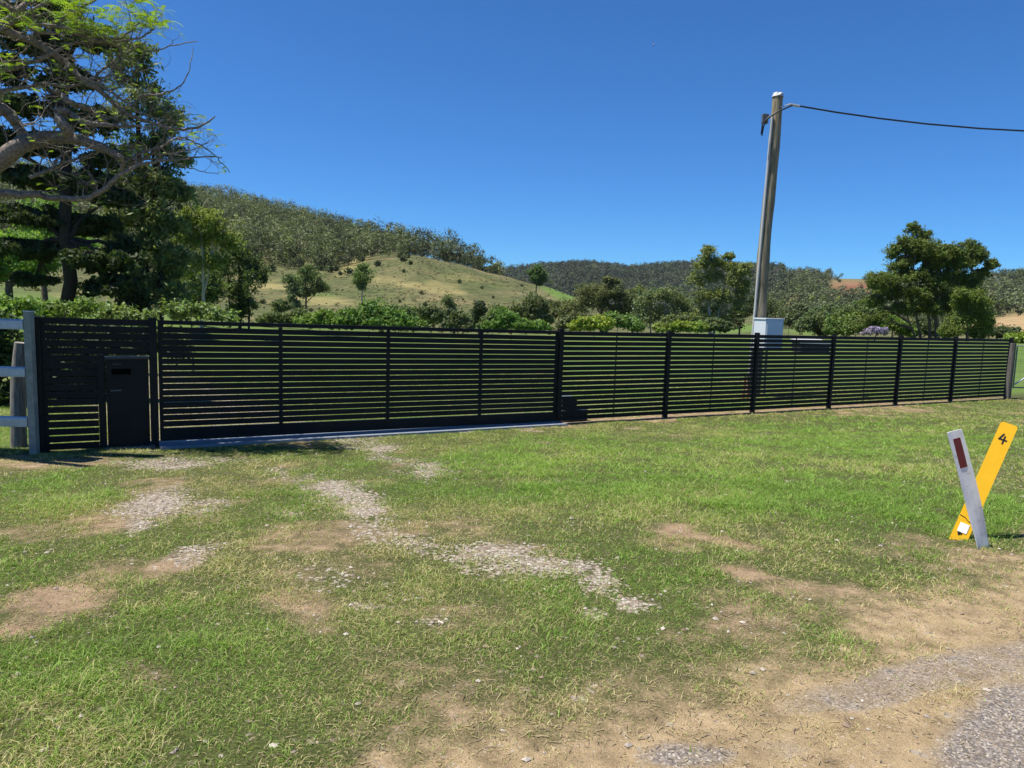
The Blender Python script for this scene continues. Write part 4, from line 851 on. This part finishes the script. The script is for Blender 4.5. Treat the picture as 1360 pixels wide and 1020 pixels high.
tree('gum_tree', 'low shaded gum between the tallest gum and the power pole', 'tree', 985, 110, [(985, 412, 14, 10), (998, 405, 8, 12), (975, 425, 12, 8)], (.042, .055, .022), .19, .7, 18, trunks=[(985, 985, 412, 1.4)])
# -- the big tree on the right
tree('fig_tree', 'largest spreading tree with many trunks at the right behind the fence', 'tree', 1240, 72,
     [(1213, 306, 9, 8), (1228, 316, 10, 7), (1206, 322, 13, 8), (1190, 333, 12, 9), (1232, 330, 17, 9), (1215, 342, 18, 9), (1262, 334, 18, 8), (1292, 330, 13, 9), (1300, 342, 10, 10), (1270, 350, 20, 10), (1240, 352, 15, 8), (1193, 352, 12, 9),
      (1318, 350, 8, 6), (1306, 362, 11, 6), (1180, 370, 20, 9), (1208, 366, 22, 9), (1165, 380, 13, 8), (1185, 388, 18, 9), (1160, 400, 12, 7), (1215, 390, 20, 9), (1245, 375, 20, 11), (1280, 372, 18, 12), (1262, 395, 16, 10), (1240, 344, 18, 9), (1255, 365, 22, 12), (1228, 390, 22, 12), (1290, 385, 14, 10), (1250, 408, 20, 9), (1275, 345, 18, 9), (1215, 328, 14, 9), (1200, 410, 20, 9), (1165, 420, 16, 9), (1150, 432, 12, 7), (1235, 410, 16, 8)],
     (.060, .080, .018), .125, .70, 32, trunks=[(1250, 1245, 365, 3.2), (1240, 1225, 372, 2.2), (1258, 1275, 370, 2.4), (1228, 1208, 385, 1.8), (1222, 1190, 395, 1.4), (1263, 1290, 360, 1.8)], bark=M_BARK, v=.28, clump=.32, flat=.8, grow=1.3)
tree('broadleaf_tree', 'dense bright tree with clumped leaves at the big tree\'s right side', 'tree', 1292, 66,
     [(1288, 392, 16, 10), (1302, 404, 13, 10), (1278, 402, 12, 11), (1292, 420, 18, 13), (1310, 424, 10, 12), (1272, 425, 14, 12), (1262, 438, 14, 8), (1300, 438, 16, 8)],
     (.068, .092, .018), .115, .95, 32, trunks=[(1290, 1290, 405, 2)], clump=.34)
tree('gum_tree', 'small dark leaning tree beside the olive shrub under the big tree\'s left limb', 'tree', 1188, 78, [(1185, 428, 10, 8), (1198, 434, 12, 7), (1210, 440, 10, 5)], (.075, .115, .022), .15, .9, 18, trunks=[(1188, 1188, 430, 1)])
# dark thicket outside the far left, behind the rails
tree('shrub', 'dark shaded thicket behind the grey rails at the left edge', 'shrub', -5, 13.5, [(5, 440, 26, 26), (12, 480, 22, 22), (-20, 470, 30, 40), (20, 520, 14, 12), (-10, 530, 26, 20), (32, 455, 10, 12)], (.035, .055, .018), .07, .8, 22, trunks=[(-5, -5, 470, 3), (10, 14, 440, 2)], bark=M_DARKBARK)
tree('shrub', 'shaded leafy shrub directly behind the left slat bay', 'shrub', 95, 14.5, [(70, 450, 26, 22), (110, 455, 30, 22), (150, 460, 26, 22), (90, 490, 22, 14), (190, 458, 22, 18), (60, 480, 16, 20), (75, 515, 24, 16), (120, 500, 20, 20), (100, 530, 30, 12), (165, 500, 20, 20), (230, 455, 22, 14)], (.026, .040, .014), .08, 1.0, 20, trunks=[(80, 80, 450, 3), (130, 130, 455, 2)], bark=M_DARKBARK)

# ------------------------------------------------------------------ small shrubs dotted over the slope (copies of one)
def bush(label, x, y, s, group, first=None):
    p = ground_at(x, y)
    if first is None:
        r = thing('small_shrub', label, 'shrub', (0, 0, 0), group); mb = MB()
        C = blob_clumps(np.array([0, 0, .75]), np.array([.9, .9, .65]), 26, .4); leaves(mb, C, 12, .32, .26, pal((.075, .10, .036), 26)); mb.build('foliage', M_FAR, r, tint=True)
        mb = MB(); mb.tube([[0, 0, -.2], [.03, 0, .4], [0, .02, .8]], [.08, .06, .04], 6); mb.build('stem', M_DARKBARK, r)
    else:
        r = first.copy(); COL.objects.link(r); r['label'] = label
        for ch in first.children: c = ch.copy(); COL.objects.link(c); c.parent = r
    r.location = tuple(p); s = s*(.72 if y < 366 else .22+.42*RNG.random()); r.scale = (s, s, s); r.rotation_euler = (0, 0, RNG.random()*6); return r
f0 = None
for (x, y, s) in ((501, 354, 2.1), (536, 348, 2.2), (541, 343, 1.6), (545, 352, 1.4), (530, 343, 1.6), (361, 361, 2.6), (437, 362, 2.6), (452, 366, 2.4), (427, 360, 2.0), (463, 364, 2.2), (445, 360, 2.2), (531, 402, 1.2), (610, 376, 1.3), (640, 384, 1.3), 
                  (560, 391, 1.1), (615, 399, 1.3), (655, 396, 1.2), (693, 381, 1.4), (720, 402, 1.6), (727, 405, 1.5), (735, 407, 1.4), (350, 404, 1.4), (400, 412, 1.6), (413, 414, 1.5), (425, 416, 1.4), (455, 386, 1.1), (512, 407, 1.2), (565, 408, 1.5), (575, 411, 1.3), (430, 352, 2.2), (540, 412, 1.3), (480, 348, 1.8), (585, 414, 1.2), (345, 372, 1.3), (536, 362, 1.1)):
    r = bush('low dark shrub dotted on the open grassy hillside above the gate', x, y, s, 'low shrubs dotted on the grassy hillside', f0)
    if f0 is None: f0 = r

# ------------------------------------------------------------------ the far forests
def forest(name, label, n, r0, r1, a0, a1, accept, hmin, hmax, tris, size, base, hk=False):
    x, y = scatter(n, r0, r1, a0, a1); z = hgt(x, y); px, py, dd = project(np.stack([x, y, z], -1))
    k = RNG.random(n) < accept(px, py, np.hypot(x, y), x, y); x, y, z = x[k], y[k], z[k]; n = len(x)
    H = hmin+(hmax-hmin)*RNG.random(n)**1.3; H = H*np.interp(px[k], [590, 665], [1, .55]) if hk else H; wdt = H*(.28+.18*RNG.random(n)); mb = MB()
    base = np.asarray(base); hue = RNG.random((n, 1)); tc = base[0]*(1-hue)+base[1]*hue; tc = tc*1.9*(.45+1.0*RNG.random((n, 1)))*(.62+.8*fbm(x, y, 55, 3, 77))[:, None]; yg = RNG.random(n) < .07; tc[yg] *= np.array([1.7, 1.75, .9]); gy = RNG.random(n) < .12; tc[gy] *= np.array([1.25, 1.1, 1.5])
    gc = 6; cc = []; cr = []; cl = []
    for g_ in range(gc):
        d = RNG.normal(size=(n, 3)); d /= np.linalg.norm(d, axis=1)[:, None]
        c = np.stack([x, y, z+H*.50], -1)+d*np.stack([wdt*.62, wdt*.62, H*.36], -1); cc.append(c); cr.append(wdt*.55*(.7+.6*RNG.random(n))); cl.append(tc*(.85+.3*RNG.random((n, 1))))
    C = np.vstack(cc); R_ = np.concatenate(cr); K = np.vstack(cl)
    leaves(mb, C, tris//gc, R_, size, K, .8, 1.3, 0, .35, .14, .38)
    kk = RNG.random(n) < .8; tx = np.stack([x, y, z-.3], -1)[kk]; th = (H*.75)[kk]; m_ = len(tx); w_ = size*.16
    lean_ = RNG.normal(size=(m_, 2))*.06
    V = np.stack([tx+[-w_, 0, 0], tx+[w_, -w_, 0], tx+[0, w_, 0], tx+np.stack([lean_[:, 0]*th, lean_[:, 1]*th, th], -1)], 1).reshape(-1, 3); o_ = np.arange(m_)[:, None]*4
    tcol = np.array([.16, .14, .12])*(.5+RNG.random((m_, 1)))
    mb.v.append(V); mb.c.append(np.repeat(tcol, 4, 0))
    for tri in ([0, 1, 3], [1, 2, 3], [2, 0, 3]): mb.f.append(o_+np.array([tri])+mb.n)
    mb.n += len(V)
    o = mb.build(name, M_FAR, tint=True); tag(o, label, 'forest'); o['kind'] = 'stuff'; print(name, n); return o
def acc_left(px, py, r, x, y):
    edge = np.interp(px, [-400, 200, 300, 345, 380, 440, 480, 515, 545, 560, 670], [372, 366, 362, 350, 357, 358, 351, 344, 336, 300, 300])
    up = (py < edge+3*(fbm(x, y, 14, 2, 3)-.5)) & (px < 560)
    crest = (px > 500) & (px < 665) & (r > np.interp(px, [500, 545, 600, 665], [285, 295, 300, 320])) & (r < np.interp(px, [500, 545, 600, 665], [400, 360, 360, 370]))
    gap = .35+.65*ss(.28, .45, fbm(x, y, 40, 3, 14))
    return np.where(up, np.where(r < 560, 1.0, 0)*gap, np.where(crest, 1.0, 0))
forest('hill_forest', 'dense grey green eucalypt forest covering the top of the left hill', 5200, 230, 560, -42, 2, acc_left, 6.5, 17, 210, .5, ((.034, .046, .018), (.070, .080, .030)), True)
def acc_mid(px, py, r, x, y):
    return np.where((px > 640) & (px < 1040) & (py < 431), .35+.65*ss(.3, .42, fbm(x, y, 60, 3, 15)), 0)
forest('hill_forest', 'dark bluish forest on the distant ridge behind the fence centre', 9500, 560, 1290, -4, 22, acc_mid, 8, 17, 84, 1.1, ((.022, .032, .020), (.038, .046, .026)))
def acc_right(px, py, r, x, y):
    m = ell([(1130, 383, 34, 12, 0, 1), (1052, 414, 14, 11, .4, 1), (1350, 398, 55, 6, -.2, 1), (1350, 430, 70, 13, -.1, 1), (1140, 371, 45, 5, 0, 1), (1010, 402, 12, 6, 0, .6)], px, py)
    return np.where((px > 1015) & (py < 437), (1-1.15*m)*(.3+.7*ss(.36, .5, fbm(x, y, 45, 3, 16))), 0)
forest('hill_forest', 'patchy woodland with red soil gaps on the right hand hills', 3600, 300, 900, 18, 42, acc_right, 7, 13, 120, .75, ((.034, .045, .020), (.062, .072, .032)))

def scrub():
    x, y = scatter(9000, 95, 420, -36, 8); z = hgt(x, y); px, py, dd = project(np.stack([x, y, z], -1))
    edge = np.interp(px, [-400, 200, 345, 440, 515, 545, 665], [372, 366, 350, 356, 344, 336, 350])
    k = (py > edge) & (RNG.random(len(x)) < ss(.42, .62, fbm(x, y, 22, 4, 88))); x, y, z = x[k], y[k], z[k]; n = len(x); mb = MB()
    sz = .25+.55*RNG.random(n)**2; q = RNG.random((n, 1)); col = np.array([.075, .09, .03])*(1-q)+np.array([.17, .14, .07])*q; col *= .6+.7*RNG.random((n, 1))
    leaves(mb, np.stack([x, y, z+sz*.25], -1), 9, sz, .24, col, .55, 1.5, 0, .4)
    o = mb.build('hillside_scrub', M_FAR, tint=True); tag(o, 'low tussocks and weeds scattered over the open grassy hillside', 'scrub'); o['kind'] = 'stuff'
scrub()

# ------------------------------------------------------------------ the poinciana at the upper left: trunk out of frame, limbs reaching in
PD = 7.6
pt_ = thing('poinciana_tree', 'bare twisting branched tree with feathery green tips reaching in from upper left', 'tree', (-9.2, 9.6, gz(-9.2, 9.6)))
lm = MB()
PSEG = []
def plimb(pts, r0, r1, d0=9.4, d1=9.9, k=8):
    P = np.array([[p[0], p[1]] for p in pts], float); n = len(P)
    tt = np.linspace(0, n-1, max(8, n*4)); xs = np.interp(tt, np.arange(n), P[:, 0]); ys = np.interp(tt, np.arange(n), P[:, 1])
    for _ in range(2):
        xs[1:-1] = (xs[:-2]+2*xs[1:-1]+xs[2:])/4; ys[1:-1] = (ys[:-2]+2*ys[1:-1]+ys[2:])/4
    D = np.linspace(d0, d1, len(tt))+np.cumsum(RNG.normal(size=len(tt)))*.03
    W = at(xs, ys, D[:, None]) if False else np.array([worldX(a, b, c) for a, b, c in zip(xs, ys, D)])
    W += RNG.normal(size=W.shape)*.006
    R_ = np.linspace(r0, r1, len(tt))*9.6/FPX; lm.tube(W, R_, k, True, wob=.12); PSEG.append((W, R_)); return W
trunk = MB(); tb = np.array([-9.2, 9.6, gz(-9.2, 9.6)-.3]); t2 = worldX(-60, 235, 8.6)
trunk.tube([tb, tb+[.1, -.1, 1.2], tb+[.5, -.4, 2.4], tb*.35+t2*.65+[0, 0, .3], t2], [.30, .26, .24, .21, .17], 14, wob=.08); trunk.tube([tb+[.1, -.1, 1.1], tb+[-.3, -.2, 2.8], tb+[-.2, -.6, 5.2], worldX(-60, 20, 8.8)], [.22, .2, .17, .12], 12, wob=.08)
trunk.tube([tb+[.3, -.3, 1.9], tb+[1.2, -.7, 2.9], worldX(-50, 262, 8.2)], [.14, .10, .06], 10); trunk.build('trunk', M_LIMB, pt_, smooth=True)
plimb([(-60, 235), (0, 215), (28, 190), (60, 183), (92, 182), (125, 192), (158, 206)], 13.5, 5)
plimb([(-50, 262), (0, 257), (30, 259), (50, 257), (60, 262), (110, 267), (135, 255), (158, 232), (175, 222), (195, 208), (214, 195)], 5.5, 1.8)
plimb([(90, 183), (92, 172), (80, 162), (77, 146), (92, 148), (108, 162), (140, 166), (160, 168), (190, 166)], 7, 1.5)
plimb([(-60, 10), (0, 38), (45, 55), (80, 76), (105, 102), (140, 125), (165, 152), (200, 163), (240, 174), (268, 168), (286, 155)], 6, .8)
plimb([(-50, 100), (0, 95), (35, 85), (64, 76), (85, 60), (110, 55), (165, 56), (190, 48), (206, 38)], 3.2, .9)
plimb([(-60, 170), (0, 140), (20, 160), (32, 185)], 9, 6)
plimb([(75, 120), (88, 132), (100, 140), (118, 143), (140, 160)], 3.5, 4.5)
plimb([(-50, -30), (10, 10), (40, 30), (80, 36), (130, 45), (160, 55), (185, 30)], 3.5, .8)
plimb([(40, 235), (60, 228), (85, 215), (110, 210), (131, 201)], 2.6, 1.2)
plimb([(70, 225), (74, 210), (95, 200)], 2, .9)
plimb([(158, 206), (164, 215), (160, 230), (165, 215), (185, 205), (215, 193), (230, 185)], 3, .9)
plimb([(160, 232), (185, 218), (210, 214), (240, 212), (275, 208), (296, 210)], 2.2, .6)
plimb([(214, 195), (240, 180), (262, 190), (285, 205), (305, 228)], 1.3, .5)
plimb([(185, 128), (215, 125), (240, 115), (252, 95), (257, 65)], 1.3, .4)
plimb([(105, 102), (130, 110), (160, 130), (185, 150), (215, 160)], 2.2, .8)
plimb([(50, 45), (90, 40), (120, 52), (160, 62), (200, 70), (240, 58), (262, 55)], 1.8, .5)
plimb([(-40, 130), (20, 118), (60, 110), (95, 118), (130, 100), (150, 80), (195, 55)], 3, .8)
plimb([(-40, 60), (20, 20), (60, -20)], 5, 3); plimb([(0, 40), (60, 5), (100, -30)], 3, 2); plimb([(70, 30), (120, 5), (150, -20)], 2, 1.4)
plimb([(214, 195), (235, 218), (258, 225), (290, 232)], 1.1, .4)
tips = []
def twig(p, d, L, r, lvl, col_pts):
    n = 5; P = [p]; dd = d/np.linalg.norm(d)
    for i in range(n):
        dd = dd+RNG.normal(size=3)*.28+np.array([.02, 0, .035]); dd /= np.linalg.norm(dd); P.append(P[-1]+dd*L/n)
    P = np.array(P)
    qx, qy, _ = project(P[-1:]);
    lim = np.interp(qy[0], [-200, 20, 60, 100, 150, 200, 230, 260, 400], [230, 250, 262, 235, 272, 305, 308, 200, 180])
    if qx[0] > lim or qy[0] > 285: return
    lm.tube(P, np.linspace(r, r*.4, n+1), 4, False); col_pts.append(P[-1])
    if lvl < 2:
        for i in range(2, n+1):
            if RNG.random() < .75:
                side = RNG.normal(size=3); side -= dd*(side@dd); side /= np.linalg.norm(side)
                twig(P[i], dd*.6+side*.7, L*.62, r*.5, lvl+1, col_pts)
for W, R_ in PSEG:
    L = np.linalg.norm(np.diff(W, axis=0), axis=1).sum(); m_ = int(L*4.4)
    for _ in range(m_):
        i = RNG.integers(1, len(W)-1); t_ = W[i+1]-W[i-1]; t_ /= np.linalg.norm(t_)+1e-9; side = RNG.normal(size=3)+np.array([.35, 0, .35]); side -= t_*(side@t_)*.6
        twig(W[i], t_*.7+side/np.linalg.norm(side), RNG.uniform(.3, .75), min(.011, R_[i]*.55), 0 if R_[i] < .06 else 1, tips)
lm.build('limb', M_LIMB, pt_, smooth=True)
tips = np.array(tips); qx, qy, _ = project(tips)
dense = ell([(140, 25, 70, 28, 0, 1), (210, 28, 45, 16, 0, 1), (120, 5, 80, 22, 0, .9), (20, 30, 50, 25, 0, .6), (230, 60, 22, 14, 0, .5), (290, 222, 30, 14, 0, .35), (250, 215, 50, 20, 0, .25), (10, 90, 40, 30, 0, .5), (190, 200, 40, 20, 0, .2), (235, 140, 20, 20, 0, .2), (60, -10, 130, 20, 0, .5)], qx, qy)*(qy > -60)
k = RNG.random(len(tips)) < dense*.42+.32
fr_ = MB(); C = tips[k]; dn = dense[k]
# compound leaves: rows of narrow leaflets along a short arching stalk
def fronds(C, dn, per, L, w):
    n = len(C)*per; P = np.repeat(C, per, 0); a = RNG.random(n)*6.28; d = np.stack([np.cos(a), np.sin(a), .1+.5*RNG.random(n)], -1); s = np.stack([-np.sin(a), np.cos(a), RNG.normal(size=n)*.3], -1)
    Lr = L*(.6+.7*RNG.random((n, 1))); m = 7; col = pal((.22, .33, .05), n, .3, .14)
    for j in range(m):
        f = (j+.5)/m; q = P+d*Lr*f-np.array([0, 0, 1])*(f**2)*Lr*.45; wl = w*(1-.5*abs(f-.45))
        for sg in (-1, 1):
            tip = q+s*sg*wl+d*wl*.35; b1_ = q-d*.005; b2_ = q+d*.008
            mid = q+s*sg*wl*.55+d*wl*.32
            V = np.stack([b1_, b2_+0*q, mid+d*.005, tip], 1).reshape(-1, 3); fr_.v.append(V); fr_.c.append(np.repeat(col, 4, 0)); fr_.f.append(np.arange(len(V)).reshape(-1, 4)+fr_.n); fr_.n += len(V)
hi = dn > .45
fronds(C[hi], dn[hi], 3, .19, .034); fronds(C[~hi], dn[~hi], 1, .12, .028)
fr_.build('foliage', M_LEAF, pt_, tint=True)
print('tips', len(tips), k.sum())

# ------------------------------------------------------------------ the air: a very thin even haze
def haze():
    HZ0 = -20.0; HZ1 = 30.0
    for o in bpy.data.objects:
        if o.type == 'MESH' and o.name != 'moon':
            c = np.empty(len(o.data.vertices)*3, np.float32); o.data.vertices.foreach_get('co', c); z = c.reshape(-1, 3)[:, 2]*(o.parent.scale[2] if o.parent else 1)+(o.parent.location[2] if o.parent and o.parent.type == 'EMPTY' else 0)
            HZ0 = min(HZ0, z.min()-1); HZ1 = max(HZ1, z.max()+2)
    print('haze box', HZ0, HZ1)
    mb = MB(); mb.box(-3300, 3300, -3300, 3300, HZ0, HZ1); m = bpy.data.materials.new('haze'); m.use_nodes = True; n = m.node_tree; n.nodes.clear()
    v = n.nodes.new('ShaderNodeVolumePrincipled'); v.inputs['Color'].default_value = (.80, .88, 1.0, 1); v.inputs['Density'].default_value = .000042; v.inputs['Anisotropy'].default_value = .3
    o_ = n.nodes.new('ShaderNodeOutputMaterial'); n.links.new(v.outputs[0], o_.inputs['Volume'])
    o = mb.build('haze', m); tag(o, 'faint pale haze in the valley air in front of the far hills', 'haze'); o['kind'] = 'stuff'
haze()

# ------------------------------------------------------------------ things glimpsed through the slats
b = worldX(1082, 470, 42.0); g_ = gz(b[0], 42)
sh = thing('field_shed', 'low dark shed with pale roof edge seen through the slats beside the power pole', 'shed', (b[0], 42, g_))
xa, xb = worldX(1062, 460, 42)[0], worldX(1104, 460, 42)[0]; zt_ = worldX(1082, 455, 42)[2]
mb = MB(); mb.box(xa+.08, xb-.08, 42, 43.4, g_-.1, zt_-.06); mb.build('wall', M_SHED, sh)
mb = MB(); mb.hexa([[xa, 41.9, zt_-.059], [xb, 41.9, zt_-.059], [xb, 43.5, zt_+.1], [xa, 43.5, zt_+.1], [xa, 41.9, zt_], [xb, 41.9, zt_], [xb, 43.5, zt_+.16], [xa, 43.5, zt_+.16]]); mb.build('roof', M_ROOF, sh)
b = worldX(1195, 478, 40.0); g_ = gz(b[0], 40); tr_ = thing('water_trough', 'white trough standing in the paddock behind the right slats', 'trough', (b[0], 40, g_))
xa, xb = worldX(1181, 478, 40)[0], worldX(1210, 478, 40)[0]; z1 = worldX(1195, 475.5, 40)[2]
mb = MB(); mb.hexa([[xa+.08, 39.8, g_-.05], [xb-.08, 39.8, g_-.05], [xb-.08, 40.3, g_-.05], [xa+.08, 40.3, g_-.05], [xa, 39.7, z1-.06], [xb, 39.7, z1-.06], [xb, 40.4, z1-.06], [xa, 40.4, z1-.06]]); mb.build('tub', M_CONC, tr_)
mb = MB(); mb.box(xa-.03, xb+.03, 39.66, 39.74, z1-.059, z1+.04); mb.box(xa-.03, xb+.03, 40.36, 40.44, z1-.059, z1+.04); mb.build('rim', M_WPAINT, tr_)
b = worldX(991, 527, 18.6); g_ = gz(b[0], 18.6)
rs_ = thing('red_stand', 'slim red metal stand in the grass left of the power pole base', 'stand', (b[0], 18.6, g_)); zt_ = worldX(991, 498, 18.6)[2]
for dx in (-.07, .06):
    mb = MB(); mb.tube([[b[0]+dx, 18.6, g_-.05], [b[0]+dx*.5, 18.65, zt_]], .022, 8); mb.build('leg', M_REDP, rs_)
mb = MB(); mb.tube([[b[0]-.09, 18.64, zt_+.01], [b[0]+.09, 18.64, zt_+.01]], .022, 8); mb.build('crossbar', M_REDP, rs_)
# day moon, tiny in the upper sky
mc = CAM+ray(868.0, 59.5)*9000; me = MB(); th_ = np.linspace(0, math.pi, 9); path = [mc+np.array([0, 0, -math.cos(a)*12]) for a in th_]; me.tube(path, np.maximum(.3, np.sin(th_)*12), 16)
tag(me.build('moon', simple('moon_rock', (.32, .33, .36), 1, 0, .1, .1), smooth=True), 'tiny pale daytime moon high in the blue sky', 'moon')
for o in bpy.data.objects:
    if '_o' in o: del o['_o']
